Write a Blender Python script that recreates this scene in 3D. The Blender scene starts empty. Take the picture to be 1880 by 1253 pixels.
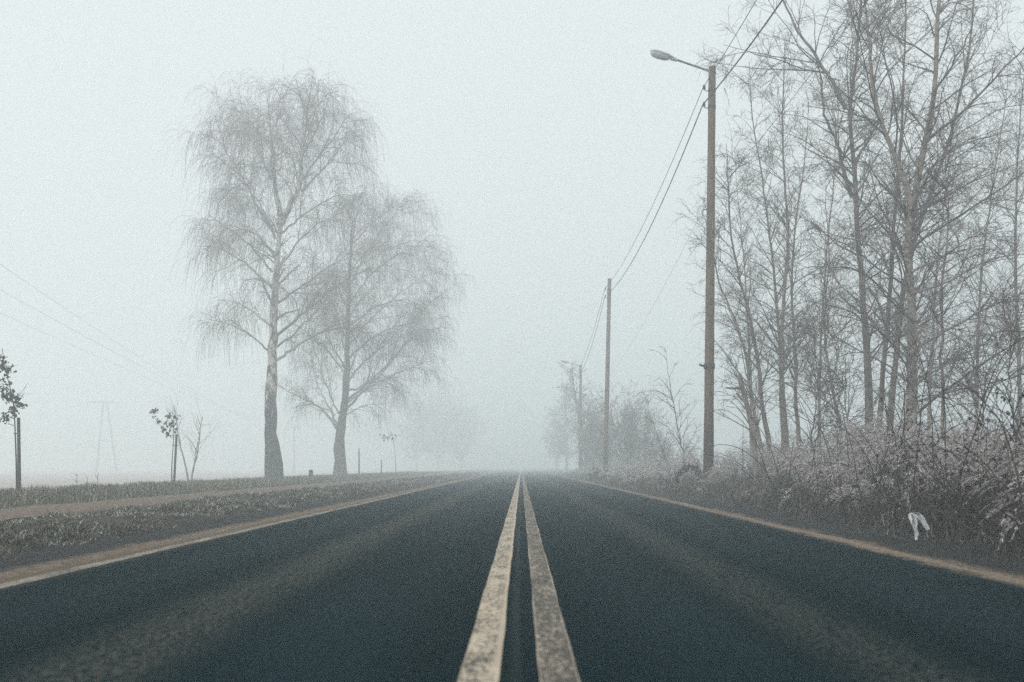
import bpy, math, random
import numpy as np

# ------------------------------------------------------------------ camera, sky, sun, exposure
S = bpy.context.scene
C = S.collection
R_ = math.radians
F, CX, HY, H = 1828.0, 957.0, 858.0, 0.632      # focal length in photo pixels, vanishing point, eye height (m)

cam = bpy.data.cameras.new('camera')
cam_o = bpy.data.objects.new('camera', cam)
C.objects.link(cam_o)
cam_o.location = (0, 0, H)
cam_o.rotation_euler = (R_(90), 0, 0)
cam.sensor_width = 36.0
cam.lens = F / 1880.0 * 36.0
cam.shift_x = (940.0 - CX) / 1880.0
cam.shift_y = (HY - 626.5) / 1880.0
cam.clip_start = 0.05
cam.clip_end = 3000
cam.dof.use_dof = True
cam.dof.focus_distance = 22.0
cam.dof.aperture_fstop = 2.4
S.camera = cam_o

SUN_EL, SUN_ROT = R_(58), R_(-140)
w = bpy.data.worlds.new('World')
S.world = w
w.use_nodes = True
nt = w.node_tree
bg = nt.nodes['Background']
sky = nt.nodes.new('ShaderNodeTexSky')
sky.sky_type = 'NISHITA'
sky.sun_disc = False
sky.sun_elevation = SUN_EL
sky.sun_rotation = SUN_ROT
sky.dust_density = 9.0
sky.air_density = 1.0
hs = nt.nodes.new('ShaderNodeHueSaturation')
hs.inputs['Saturation'].default_value = 0.42
nt.links.new(sky.outputs[0], hs.inputs['Color'])
tint = nt.nodes.new('ShaderNodeMix'); tint.data_type = 'RGBA'; tint.blend_type = 'MULTIPLY'
tint.inputs[0].default_value = 1.0; tint.inputs[7].default_value = (0.935, 0.985, 0.99, 1)      # cold blue-grey overcast
deck = nt.nodes.new('ShaderNodeMix'); deck.data_type = 'RGBA'         # even cloud deck over the clear-sky light
deck.inputs[0].default_value = 0.72; deck.inputs[7].default_value = (6.8, 6.8, 6.75, 1)
nt.links.new(hs.outputs[0], deck.inputs[6])
nt.links.new(deck.outputs[2], tint.inputs[6])
nt.links.new(tint.outputs[2], bg.inputs['Color'])
bg.inputs['Strength'].default_value = 0.11

sl = bpy.data.lights.new('sun', 'SUN')
sl.energy = 1.2
sl.angle = R_(60)
sl.color = (1.0, 0.99, 0.96)
so = bpy.data.objects.new('sun', sl)
C.objects.link(so)
so.rotation_euler = (-(math.pi / 2 - SUN_EL), 0, -SUN_ROT)      # shines from beyond the fog, high ahead
so.location = (0, 30, 60)

S.view_settings.view_transform = 'Standard'
S.view_settings.look = 'None'
S.view_settings.exposure = 0.62
S.view_settings.gamma = 1.0
S.render.engine = 'CYCLES'
cy = S.cycles
cy.max_bounces = 7
cy.diffuse_bounces = 2
cy.glossy_bounces = 2
cy.transmission_bounces = 3
cy.volume_bounces = 5
cy.transparent_max_bounces = 8
cy.caustics_reflective = False
cy.caustics_refractive = False
cy.use_denoising = False
cy.use_light_tree = False

rng = np.random.default_rng(7)
random.seed(7)

# ------------------------------------------------------------------ helpers
def P(x, y, D):
    "a point of the photograph at distance D, as a place in the world"
    return np.array([(x - CX) * D / F, D, H - (y - HY) * D / F])

def norm(v):
    return v / np.maximum(np.linalg.norm(v, axis=-1, keepdims=True), 1e-9)

class MB:
    def __init__(s):
        s.v, s.q, s.t, s.mq, s.mt, s.n = [], [], [], [], [], 0
    def add(s, v, quads=None, tris=None, mat=0):
        v = np.asarray(v, float).reshape(-1, 3)
        if quads is not None and len(quads):
            q = np.asarray(quads, int).reshape(-1, 4) + s.n
            s.q.append(q); s.mq.append(np.full(len(q), mat))
        if tris is not None and len(tris):
            t = np.asarray(tris, int).reshape(-1, 3) + s.n
            s.t.append(t); s.mt.append(np.full(len(t), mat))
        s.v.append(v); s.n += len(v)
    def tubes(s, P_, R, sides=3, mat=0, cap=False, phase=0.0):
        P_ = np.asarray(P_, float); R = np.asarray(R, float)
        if P_.ndim == 2: P_ = P_[None]; R = R[None]
        m, n, _ = P_.shape
        if m == 0: return
        T = norm(np.gradient(P_, axis=1))
        mt = norm(T.mean(axis=1))
        ref = np.eye(3)[np.argmin(np.abs(mt), axis=1)][:, None, :]
        U = norm(np.cross(T, np.broadcast_to(ref, T.shape)))
        V = np.cross(T, U)
        a = np.arange(sides) / sides * 2 * np.pi + phase
        ring = (np.cos(a)[None, None, :, None] * U[:, :, None, :] + np.sin(a)[None, None, :, None] * V[:, :, None, :])
        v = P_[:, :, None, :] + R[:, :, None, None] * ring
        b = (np.arange(m) * n * sides)[:, None, None]
        i = (np.arange(n - 1) * sides)[None, :, None]
        j = np.arange(sides)[None, None, :]
        k = (j + 1) % sides
        q = np.stack([b + i + j, b + i + k, b + i + sides + k, b + i + sides + j], -1).reshape(-1, 4)
        s.add(v, q, mat=mat)
        if cap:
            for mm in range(m):
                for e in (0, n - 1):
                    rr = v[mm, e]; c = rr.mean(0)
                    vv = np.vstack([rr, c[None]])
                    tt = [(x, (x + 1) % sides, sides) if e else ((x + 1) % sides, x, sides) for x in range(sides)]
                    s.add(vv, None, tt, mat)
    def ribbons(s, P_, W, side, mat=0):
        P_ = np.asarray(P_, float)
        m, n, _ = P_.shape
        if m == 0: return
        side = norm(np.asarray(side, float))[:, None, :] if np.ndim(side) == 2 else side
        W = np.asarray(W, float)[:, :, None]
        v = np.stack([P_ - side * W, P_ + side * W], 2)
        b = (np.arange(m) * n * 2)[:, None]
        i = (np.arange(n - 1) * 2)[None, :]
        q = np.stack([b + i, b + i + 1, b + i + 3, b + i + 2], -1).reshape(-1, 4)
        s.add(v, q, mat=mat)
    def lathe(s, axis_pts, radii, sides=16, mat=0, jitter=0.0):
        R = np.asarray(radii, float)
        s.tubes(np.asarray(axis_pts, float), R, sides, mat, cap=True)
    def box(s, c, size, rz=0.0, mat=0, bevel=0.0):
        c = np.asarray(c, float); h = np.asarray(size, float) / 2
        b = min(bevel, h.min() * 0.9)
        vs = []
        for sx in (-1, 1):
            for sy in (-1, 1):
                for sz in (-1, 1):
                    g = np.array([sx, sy, sz])
                    for ax in range(3):
                        p = g * (h - b); p[ax] = g[ax] * h[ax]
                        vs.append(p)
        vs = np.array(vs)
        if b > 0:
            bmx = bpy.data.meshes.new('tmp')
        cr, sr = math.cos(rz), math.sin(rz)
        def idx(sx, sy, sz, ax): return ((sx > 0) * 4 + (sy > 0) * 2 + (sz > 0)) * 3 + ax
        Q, Tt = [], []
        for ax in range(3):
            o1, o2 = [(1, 2), (2, 0), (0, 1)][ax]
            for sg in (-1, 1):
                loop = []
                for (a_, b_) in ((-1, -1), (1, -1), (1, 1), (-1, 1)):
                    g = [0, 0, 0]; g[ax] = sg; g[o1] = a_; g[o2] = b_
                    loop.append(idx(*g, ax))
                if sg < 0: loop.reverse()
                Q.append(loop)
        if b > 0:
            bpy.data.meshes.remove(bmx)
            for ax in range(3):
                o1, o2 = [(1, 2), (2, 0), (0, 1)][ax]
                for s1 in (-1, 1):
                    for s2 in (-1, 1):
                        g0 = [0, 0, 0]; g1 = [0, 0, 0]
                        g0[ax] = -1; g1[ax] = 1
                        for g in (g0, g1): g[o1] = s1; g[o2] = s2
                        Q.append([idx(*g0, o1), idx(*g0, o2), idx(*g1, o2), idx(*g1, o1)])
            for sx in (-1, 1):
                for sy in (-1, 1):
                    for sz in (-1, 1):
                        Tt.append([idx(sx, sy, sz, 0), idx(sx, sy, sz, 1), idx(sx, sy, sz, 2)])
        x = vs[:, 0] * cr - vs[:, 1] * sr; y = vs[:, 0] * sr + vs[:, 1] * cr
        s.add(np.stack([x, y, vs[:, 2]], 1) + c, Q, Tt, mat)
    def build(s, name, mats, parent=None, smooth=True, loc=None, fix=False):
        me = bpy.data.meshes.new(name)
        v = np.concatenate(s.v).astype(np.float32)
        if loc is not None: v = v - np.asarray(loc, np.float32)
        me.vertices.add(len(v)); me.vertices.foreach_set('co', v.ravel())
        q = np.concatenate(s.q) if s.q else np.zeros((0, 4), int)
        t = np.concatenate(s.t) if s.t else np.zeros((0, 3), int)
        lv = np.concatenate([q.ravel(), t.ravel()]).astype(np.int32)
        me.loops.add(len(lv)); me.loops.foreach_set('vertex_index', lv)
        npoly = len(q) + len(t)
        st = np.concatenate([np.arange(len(q)) * 4, len(q) * 4 + np.arange(len(t)) * 3]).astype(np.int32)
        me.polygons.add(npoly)
        me.polygons.foreach_set('loop_start', st)
        mi = np.concatenate([np.concatenate(s.mq) if s.mq else np.zeros(0, int), np.concatenate(s.mt) if s.mt else np.zeros(0, int)]).astype(np.int32)
        me.polygons.foreach_set('material_index', mi)
        me.polygons.foreach_set('use_smooth', np.full(npoly, smooth))
        me.update(calc_edges=True)
        if fix:
            me.validate()
        for m in (mats if isinstance(mats, (list, tuple)) else [mats]):
            me.materials.append(m)
        o = bpy.data.objects.new(name, me)
        C.objects.link(o)
        if parent is not None: o.parent = parent
        if loc is not None and parent is None: o.location = tuple(loc)
        return o

def tag(o, label=None, cat=None, group=None, kind=None):
    if label: o['label'] = label
    if cat: o['category'] = cat
    if group: o['group'] = group
    if kind: o['kind'] = kind
    return o

def empty(name, loc, label=None, cat=None, group=None):
    o = bpy.data.objects.new(name, None)
    o.empty_display_size = 0.2
    C.objects.link(o)
    o.location = tuple(loc)
    return tag(o, label, cat, group)

def copy_tree(o, parent=None):
    c = o.copy(); C.objects.link(c)
    if parent is not None: c.parent = parent
    for ch in list(o.children): copy_tree(ch, c)
    return c

# ------------------------------------------------------------------ materials
def mat(name, col, rough=0.85, ramp=None, scale=8.0, detail=6.0, coord='Object', island=None, bump=0.0, bscale=40.0,
        spec=0.3, stretch=(1, 1, 1), metallic=0.0, bdist=0.02, extra=None):
    m = bpy.data.materials.new(name); m.use_nodes = True
    t = m.node_tree; N = t.nodes; L = t.links
    b = N['Principled BSDF']
    b.inputs['Roughness'].default_value = rough
    b.inputs['Specular IOR Level'].default_value = spec
    b.inputs['Metallic'].default_value = metallic
    b.inputs['Base Color'].default_value = (*col, 1)
    tc = N.new('ShaderNodeTexCoord'); mp = N.new('ShaderNodeMapping')
    mp.inputs['Scale'].default_value = stretch
    L.new(tc.outputs[coord], mp.inputs[0])
    def noise(sc, det=6.0, rough_=0.6):
        n = N.new('ShaderNodeTexNoise'); n.inputs['Scale'].default_value = sc
        n.inputs['Detail'].default_value = det; n.inputs['Roughness'].default_value = rough_
        L.new(mp.outputs[0], n.inputs['Vector']); return n
    def cramp(stops, fac):
        r = N.new('ShaderNodeValToRGB'); e = r.color_ramp.elements
        e[0].position, e[0].color = stops[0][0], (*stops[0][1], 1)
        e[1].position, e[1].color = stops[-1][0], (*stops[-1][1], 1)
        for p, c in stops[1:-1]:
            x = e.new(p); x.color = (*c, 1)
        L.new(fac, r.inputs[0]); return r
    out = None
    if ramp:
        out = cramp(ramp, noise(scale, detail).outputs[0]).outputs[0]
    if island:
        g = N.new('ShaderNodeNewGeometry')
        r = cramp(island, g.outputs['Random Per Island']).outputs[0]
        if out is None: out = r
        else:
            mx = N.new('ShaderNodeMix'); mx.data_type = 'RGBA'; mx.blend_type = 'MULTIPLY'
            mx.inputs[0].default_value = 1.0
            L.new(out, mx.inputs[6]); L.new(r, mx.inputs[7]); out = mx.outputs[2]
    if out is not None: L.new(out, b.inputs['Base Color'])
    if bump > 0:
        bn = noise(bscale, 5.0); bu = N.new('ShaderNodeBump')
        bu.inputs['Strength'].default_value = bump; bu.inputs['Distance'].default_value = bdist
        L.new(bn.outputs[0], bu.inputs['Height']); L.new(bu.outputs[0], b.inputs['Normal'])
    m['_'] = 0
    if extra: extra(m, t, N, L, b, tc, mp, noise, cramp)
    return m

# math-node shorthand for the road's band masks
class NG:
    def __init__(s, t): s.t, s.N, s.L = t, t.nodes, t.links
    def m(s, op, a, b=None, c=None, clamp=False):
        n = s.N.new('ShaderNodeMath'); n.operation = op; n.use_clamp = clamp
        for i, x in enumerate((a, b, c)):
            if x is None: continue
            if isinstance(x, (int, float)): n.inputs[i].default_value = x
            else: s.L.new(x, n.inputs[i])
        return n.outputs[0]
    def mix(s, f, a, b):
        n = s.N.new('ShaderNodeMix'); n.data_type = 'RGBA'
        if isinstance(f, (int, float)): n.inputs[0].default_value = f
        else: s.L.new(f, n.inputs[0])
        for i, x in ((6, a), (7, b)):
            if isinstance(x, tuple): n.inputs[i].default_value = (*x, 1)
            else: s.L.new(x, n.inputs[i])
        return n.outputs[2]
    def smooth(s, x, lo, hi):
        n = s.N.new('ShaderNodeMapRange'); n.interpolation_type = 'SMOOTHSTEP'
        s.L.new(x, n.inputs[0]); n.inputs[1].default_value = lo; n.inputs[2].default_value = hi
        return n.outputs[0]
    def noise(s, vec, sc, det=5.0, rough=0.6):
        n = s.N.new('ShaderNodeTexNoise'); n.inputs['Scale'].default_value = sc
        n.inputs['Detail'].default_value = det; n.inputs['Roughness'].default_value = rough
        s.L.new(vec, n.inputs['Vector']); return n.outputs[0]
    def map(s, vec, sc):
        n = s.N.new('ShaderNodeMapping'); n.inputs['Scale'].default_value = sc
        s.L.new(vec, n.inputs[0]); return n.outputs[0]

ASPH = (0.0075, 0.0185, 0.024)
def asphalt():
    m = bpy.data.materials.new('asphalt'); m.use_nodes = True
    t = m.node_tree; g = NG(t); N, L = t.nodes, t.links; b = N['Principled BSDF']
    tc = N.new('ShaderNodeTexCoord'); ob = tc.outputs['Object']
    sp = N.new('ShaderNodeSeparateXYZ'); L.new(ob, sp.inputs[0]); X = sp.outputs[0]
    grain = g.noise(ob, 90, 3, 0.7)
    stone = N.new('ShaderNodeTexVoronoi'); stone.inputs['Scale'].default_value = 70
    L.new(ob, stone.inputs['Vector'])
    patch = g.noise(g.map(ob, (0.9, 0.12, 1)), 1.6, 5, 0.6)
    fine = g.noise(g.map(ob, (1, 0.10, 1)), 20, 5, 0.7)
    grit = g.noise(g.map(ob, (1, 0.55, 1)), 48, 3, 0.75)
    wob = g.m('MULTIPLY', g.m('SUBTRACT', g.noise(g.map(ob, (0, 0.18, 0)), 1.0, 2), 0.5), 0.35)
    Xw = g.m('ADD', X, wob)
    def band(c, hw, soft):
        d = g.m('ABSOLUTE', g.m('SUBTRACT', Xw, c))
        return g.m('SUBTRACT', 1.0, g.smooth(d, hw, hw + soft))
    c = g.mix(g.smooth(grain, 0.35, 0.7), (0.0, 0.0055, 0.0078), (0.0004, 0.0132, 0.0170))
    agg = g.smooth(g.noise(g.map(ob, (1, 0.5, 1)), 38, 4, 0.8), 0.50, 0.68)
    c = g.mix(g.m('MULTIPLY', agg, 0.55), c, (0.0065, 0.0255, 0.030))
    # traffic-polished, paler wheel paths, with the lanes' sheen put into the colour
    wheel = g.m('MAXIMUM', band(0.62, 0.10, 0.35), g.m('MAXIMUM', band(-0.72, 0.10, 0.35), g.m('MAXIMUM', band(1.95, 0.10, 0.35), band(-2.05, 0.1, 0.3))))
    c = g.mix(g.m('MULTIPLY', wheel, g.m('MULTIPLY', g.smooth(patch, 0.25, 0.65), 0.38)), c, (0.012, 0.027, 0.034))
    c = g.mix(g.m('MULTIPLY', g.smooth(patch, 0.42, 0.7), 0.35), c, (0.002, 0.0155, 0.0225))  # broad bluish blotches: road sheen painted as base colour
    # dusty grit left between the wheel tracks of each lane
    dl = g.m('MULTIPLY', g.m('MULTIPLY', band(-1.36, 0.03, 0.34), g.m('MULTIPLY', g.smooth(fine, 0.25, 0.55), g.smooth(grit, 0.42, 0.60))), g.m('MULTIPLY_ADD', patch, 0.7, 0.45, clamp=True))
    dr = g.m('MULTIPLY', g.m('MULTIPLY', band(1.17, 0.02, 0.30), g.m('MULTIPLY', g.smooth(fine, 0.25, 0.55), g.smooth(grit, 0.42, 0.60))), g.m('MULTIPLY_ADD', patch, 0.7, 0.4, clamp=True))
    c = g.mix(g.m('MULTIPLY', dl, 0.72), c, (0.112, 0.107, 0.088))
    c = g.mix(g.m('MULTIPLY', dr, 0.62), c, (0.105, 0.101, 0.086))
    chips = g.smooth(stone.outputs['Color'], 0.80, 0.95)
    c = g.mix(g.m('MULTIPLY', chips, 0.55), c, (0.012, 0.021, 0.025))
    pits = g.smooth(g.noise(ob, 34, 3, 0.6), 0.62, 0.72)
    c = g.mix(g.m('MULTIPLY', pits, 0.7), c, (0.0006, 0.003, 0.0045))
    # pale joint running between the two centre lines
    seam = g.m('SUBTRACT', 1.0, g.smooth(g.m('ABSOLUTE', g.m('ADD', g.m('ADD', X, 0.022), g.m('MULTIPLY', wob, 0.22))), 0.006, 0.028))
    c = g.mix(g.m('MULTIPLY', seam, g.m('MULTIPLY', g.smooth(patch, 0.2, 0.6), 0.4)), c, (0.034, 0.044, 0.046))
    # sand washed in along both edges
    e = g.m('ADD', g.m('ABSOLUTE', X), g.m('MULTIPLY', g.m('SUBTRACT', fine, 0.5), 0.25))
    c = g.mix(g.m('MULTIPLY', g.smooth(e, 2.60, 2.86), 0.7), c, (0.15, 0.112, 0.078))
    er = g.m('ADD', X, g.m('MULTIPLY', g.m('SUBTRACT', g.noise(g.map(ob, (1, 0.4, 1)), 8, 5, 0.7), 0.5), 0.42))
    sandy = g.mix(g.smooth(grit, 0.35, 0.65), (0.13, 0.10, 0.074), (0.27, 0.215, 0.168))
    c = g.mix(g.m('MULTIPLY', g.smooth(er, 2.58, 2.76), g.m('MULTIPLY_ADD', grit, 1.2, 0.15, clamp=True)), c, sandy)
    L.new(c, b.inputs['Base Color'])
    b.inputs['Roughness'].default_value = 0.85
    b.inputs['Specular IOR Level'].default_value = 0.015
    bu = N.new('ShaderNodeBump'); bu.inputs['Strength'].default_value = 0.7; bu.inputs['Distance'].default_value = 0.006
    L.new(g.m('ADD', stone.outputs['Distance'], grain), bu.inputs['Height']); L.new(bu.outputs[0], b.inputs['Normal'])
    return m

def paint(name, wear_lo, wear_hi, col=(0.43, 0.36, 0.275), edge=None):
    m = bpy.data.materials.new(name); m.use_nodes = True
    t = m.node_tree; g = NG(t); N, L = t.nodes, t.links; b = N['Principled BSDF']
    tc = N.new('ShaderNodeTexCoord'); ob = tc.outputs['Object']
    n1 = g.noise(g.map(ob, (1, 0.5, 1)), 55, 4, 0.75)
    n2 = g.noise(g.map(ob, (1, 0.25, 1)), 9, 4, 0.6)
    f = g.m('ADD', g.m('MULTIPLY', n1, 0.7), g.m('MULTIPLY', n2, 0.3))
    f = g.smooth(f, wear_lo, wear_hi)
    if edge:
        sp = N.new('ShaderNodeSeparateXYZ'); L.new(ob, sp.inputs[0])
        d = g.m('ABSOLUTE', g.m('SUBTRACT', sp.outputs[0], edge[0]))
        f = g.m('MAXIMUM', f, g.m('MULTIPLY', g.smooth(d, edge[1] + 0.006, edge[1] + 0.014), g.m('MULTIPLY_ADD', n1, 1.2, 0.05, clamp=True)))
        if len(edge) > 2:      # fresher paint along one side
            f = g.m('MAXIMUM', f, g.m('MULTIPLY', g.smooth(sp.outputs[0], edge[2], edge[2] + 0.02), 0.75))
    c = g.mix(f, (0.052, 0.047, 0.040), col)
    L.new(c, b.inputs['Base Color'])
    b.inputs['Roughness'].default_value = 0.75
    b.inputs['Specular IOR Level'].default_value = 0.2
    bu = N.new('ShaderNodeBump'); bu.inputs['Strength'].default_value = 0.5; bu.inputs['Distance'].default_value = 0.004
    L.new(n1, bu.inputs['Height']); L.new(bu.outputs[0], b.inputs['Normal'])
    return m

def ground_mat():
    m = bpy.data.materials.new('soil_and_turf'); m.use_nodes = True
    t = m.node_tree; g = NG(t); N, L = t.nodes, t.links; b = N['Principled BSDF']
    tc = N.new('ShaderNodeTexCoord'); ob = tc.outputs['Object']
    sp = N.new('ShaderNodeSeparateXYZ'); L.new(ob, sp.inputs[0]); X = sp.outputs[0]
    n = g.noise(ob, 3.5, 6, 0.65); f = g.noise(ob, 26, 5, 0.7)
    Xw = g.m('ADD', X, g.m('MULTIPLY', g.m('SUBTRACT', n, 0.5), 1.6))
    litter = g.mix(g.smooth(f, 0.4, 0.65), (0.007, 0.010, 0.011), (0.032, 0.03, 0.027))
    turf = g.mix(g.smooth(f, 0.38, 0.65), (0.020, 0.023, 0.019), (0.085, 0.074, 0.056))
    field = g.mix(g.smooth(n, 0.35, 0.7), (0.26, 0.215, 0.195), (0.40, 0.345, 0.32))
    c = g.mix(g.smooth(Xw, -4.2, -3.4), turf, litter)
    c = g.mix(g.smooth(Xw, -13.8, -12.2), field, c)
    L.new(c, b.inputs['Base Color'])
    b.inputs['Roughness'].default_value = 0.95; b.inputs['Specular IOR Level'].default_value = 0.1
    bu = N.new('ShaderNodeBump'); bu.inputs['Strength'].default_value = 0.8; bu.inputs['Distance'].default_value = 0.03
    L.new(f, bu.inputs['Height']); L.new(bu.outputs[0], b.inputs['Normal'])
    return m

def shoulder_mat(nm, s0, s1):
    m = bpy.data.materials.new(nm); m.use_nodes = True
    t = m.node_tree; g = NG(t); N, L = t.nodes, t.links; b = N['Principled BSDF']
    tc = N.new('ShaderNodeTexCoord'); ob = tc.outputs['Object']
    sp = N.new('ShaderNodeSeparateXYZ'); L.new(ob, sp.inputs[0]); X = g.m('ABSOLUTE', sp.outputs[0])
    n = g.noise(g.map(ob, (1, 0.35, 1)), 5, 6, 0.7); f = g.noise(ob, 45, 5, 0.75)
    d = g.m('ADD', X, g.m('MULTIPLY', g.m('SUBTRACT', n, 0.5), 0.55))
    sand = g.mix(g.smooth(f, 0.35, 0.7), (0.11, 0.082, 0.060), (0.25, 0.195, 0.148))
    dirt = g.mix(g.smooth(f, 0.4, 0.7), (0.012, 0.016, 0.018), (0.045, 0.04, 0.036))
    lump = g.noise(g.map(ob, (1, 0.6, 1)), 11, 5, 0.7)
    sand = g.mix(g.m('MULTIPLY', g.smooth(lump, 0.42, 0.66), 0.75), sand, (0.05, 0.042, 0.036))
    c = g.mix(g.smooth(d, s0, s1), sand, dirt)
    speck = g.m('MULTIPLY', g.smooth(g.noise(ob, 30, 2, 0.5), 0.62, 0.7), 0.8)
    c = g.mix(speck, c, (0.02, 0.022, 0.022))
    L.new(c, b.inputs['Base Color'])
    b.inputs['Roughness'].default_value = 0.95; b.inputs['Specular IOR Level'].default_value = 0.1
    bu = N.new('ShaderNodeBump'); bu.inputs['Strength'].default_value = 0.8; bu.inputs['Distance'].default_value = 0.02
    L.new(g.m('ADD', f, n), bu.inputs['Height']); L.new(bu.outputs[0], b.inputs['Normal'])
    return m

M = {}
M['asphalt'] = asphalt()
M['ground'] = ground_mat()
M['shoulder'] = shoulder_mat('sandy_shoulder', 3.06, 3.30)
M['shoulder_r'] = shoulder_mat('narrow_sandy_edge', 2.84, 3.0)
M['line_l'] = paint('worn_cream_paint', 0.40, 0.58, edge=(-0.127, 0.045, -0.098))
M['line_r'] = paint('worn_cream_paint_rough', 0.47, 0.66, edge=(0.113, 0.045))
M['line_e'] = paint('edge_line_paint', 0.42, 0.62, col=(0.30, 0.27, 0.225))
M['path'] = mat('trodden_path', (0.1, 0.08, 0.07), 0.95, [(0.35, (0.05, 0.038, 0.030)), (0.5, (0.12, 0.088, 0.068)), (0.68, (0.20, 0.152, 0.120))], 14, bump=0.6, bscale=30, spec=0.1, stretch=(1, 0.35, 1))
M['grass_frost'] = mat('frosted_grass', (0.2, 0.2, 0.2), 0.9, island=[(0.0, (0.018, 0.028, 0.025)), (0.38, (0.045, 0.055, 0.042)), (0.62, (0.13, 0.115, 0.085)), (0.8, (0.29, 0.26, 0.21)), (1.0, (0.52, 0.51, 0.48))], spec=0.1)
M['grass_green'] = mat('green_grass', (0.1, 0.1, 0.05), 0.9, island=[(0.0, (0.020, 0.029, 0.020)), (0.4, (0.060, 0.064, 0.034)), (0.75, (0.17, 0.145, 0.090)), (1.0, (0.38, 0.35, 0.29))], spec=0.1)
M['grass_dead'] = mat('dead_grass', (0.1, 0.1, 0.05), 0.9, island=[(0.0, (0.012, 0.014, 0.015)), (0.55, (0.045, 0.038, 0.031)), (0.85, (0.15, 0.118, 0.088)), (1.0, (0.36, 0.32, 0.28))], spec=0.1)
M['stalk'] = mat('weed_stalk', (0.05, 0.04, 0.04), 0.9, island=[(0.0, (0.014, 0.014, 0.016)), (0.6, (0.045, 0.035, 0.034)), (1.0, (0.12, 0.095, 0.085))], spec=0.1)
M['plume'] = mat('frosted_plume', (0.4, 0.4, 0.4), 0.95, island=[(0.0, (0.17, 0.145, 0.135)), (0.4, (0.40, 0.355, 0.345)), (0.75, (0.62, 0.585, 0.58)), (1.0, (0.82, 0.80, 0.79))], spec=0.1)
M['dark_leaf'] = mat('withered_leaf', (0.03, 0.03, 0.03), 0.9, island=[(0.0, (0.010, 0.013, 0.014)), (0.5, (0.035, 0.030, 0.028)), (0.8, (0.085, 0.07, 0.06)), (1.0, (0.24, 0.215, 0.20))], spec=0.15)
M['twig_birch'] = mat('birch_twig', (0.08, 0.065, 0.065), 0.9, island=[(0.0, (0.20, 0.178, 0.18)), (1.0, (0.42, 0.38, 0.385))], spec=0.1)
M['twig_grove'] = mat('grey_brown_twig', (0.06, 0.05, 0.05), 0.9, island=[(0.0, (0.055, 0.046, 0.045)), (0.6, (0.13, 0.107, 0.10)), (1.0, (0.30, 0.26, 0.25))], spec=0.1)
M['bark_grove'] = mat('grey_brown_bark', (0.07, 0.06, 0.055), 0.92, [(0.32, (0.06, 0.052, 0.046)), (0.5, (0.17, 0.142, 0.122)), (0.7, (0.30, 0.255, 0.222))], 9, stretch=(1, 1, 0.45), bump=0.8, bscale=28, spec=0.1)
M['bark_pale'] = mat('pale_birch_bark', (0.2, 0.17, 0.15), 0.88, [(0.34, (0.05, 0.043, 0.038)), (0.46, (0.19, 0.16, 0.14)), (0.7, (0.34, 0.295, 0.26))], 6, stretch=(1, 1, 1.6), bump=0.6, bscale=20, spec=0.15)
def birch_extra(m, t, N, L, b, tc, mp, noise, cramp):
    g = NG(t)
    ob = tc.outputs['Object']
    sp = N.new('ShaderNodeSeparateXYZ'); L.new(ob, sp.inputs[0]); Z = sp.outputs[2]
    n = g.noise(g.map(ob, (2.2, 2.2, 0.9)), 3.0, 6, 0.65)
    # rough black bark at the foot giving way to pale peeling bark some metres up
    age = g.m('SUBTRACT', n, g.m('MULTIPLY', g.m('SUBTRACT', g.smooth(Z, 0.0, 5.5), 0.55), 0.34))
    f = g.smooth(age, 0.33, 0.44)
    fine = g.noise(g.map(ob, (4, 4, 1.2)), 6, 5, 0.7)
    pale = g.mix(g.smooth(fine, 0.3, 0.7), (0.34, 0.30, 0.27), (0.74, 0.68, 0.62))
    dark = g.mix(g.smooth(fine, 0.35, 0.65), (0.012, 0.015, 0.016), (0.055, 0.05, 0.046))
    L.new(g.mix(f, pale, dark), b.inputs['Base Color'])
M['bark_birch'] = mat('old_birch_bark', (0.1, 0.1, 0.1), 0.92, bump=1.0, bscale=9, bdist=0.06, stretch=(1, 1, 0.4), spec=0.1, extra=birch_extra)
M['bark_brown'] = mat('brown_grey_bark', (0.07, 0.06, 0.055), 0.92, [(0.3, (0.03, 0.028, 0.024)), (0.7, (0.10, 0.085, 0.068))], 6, stretch=(2, 2, 0.5), bump=0.9, bscale=14, bdist=0.04, spec=0.1)
def pole_extra(m, t, N, L, b, tc, mp, noise, cramp):
    # creosote-dark foot and long drying cracks
    g = NG(t); ob = tc.outputs['Object']
    sp = N.new('ShaderNodeSeparateXYZ'); L.new(ob, sp.inputs[0])
    src = b.inputs['Base Color'].links[0].from_socket
    n = g.noise(g.map(ob, (5, 5, .5)), 3, 4, .6)
    foot = g.m('SUBTRACT', 1.0, g.smooth(g.m('ADD', sp.outputs[2], g.m('MULTIPLY', n, 1.6)), 1.6, 3.6))
    crack = g.smooth(g.noise(g.map(ob, (22, 22, .25)), 2, 3, .6), .60, .68)
    c = g.mix(g.m('MULTIPLY', foot, .7), src, (0.022, 0.020, 0.018))
    c = g.mix(g.m('MULTIPLY', crack, .7), c, (0.018, 0.013, 0.010))
    L.new(c, b.inputs['Base Color'])
M['pole_wood'] = mat('weathered_pole_wood', (0.13, 0.09, 0.065), 0.9, [(0.28, (0.05, 0.030, 0.019)), (0.5, (0.15, 0.095, 0.062)), (0.75, (0.27, 0.185, 0.128))], 10, stretch=(6, 6, 0.35), bump=0.5, bscale=24, spec=0.15, extra=pole_extra)
M['metal_grey'] = mat('galvanised_steel', (0.20, 0.21, 0.22), 0.5, metallic=0.5, ramp=[(0.3, (0.14, 0.15, 0.155)), (0.7, (0.26, 0.27, 0.28))], scale=12)
M['metal_dark'] = mat('dark_iron', (0.022, 0.024, 0.026), 0.6)
M['lamp_cap'] = mat('lamp_housing_enamel', (0.6, 0.63, 0.65), 0.45, ramp=[(0.3, (0.52, 0.56, 0.58)), (0.7, (0.66, 0.69, 0.71))], scale=9)
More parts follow.
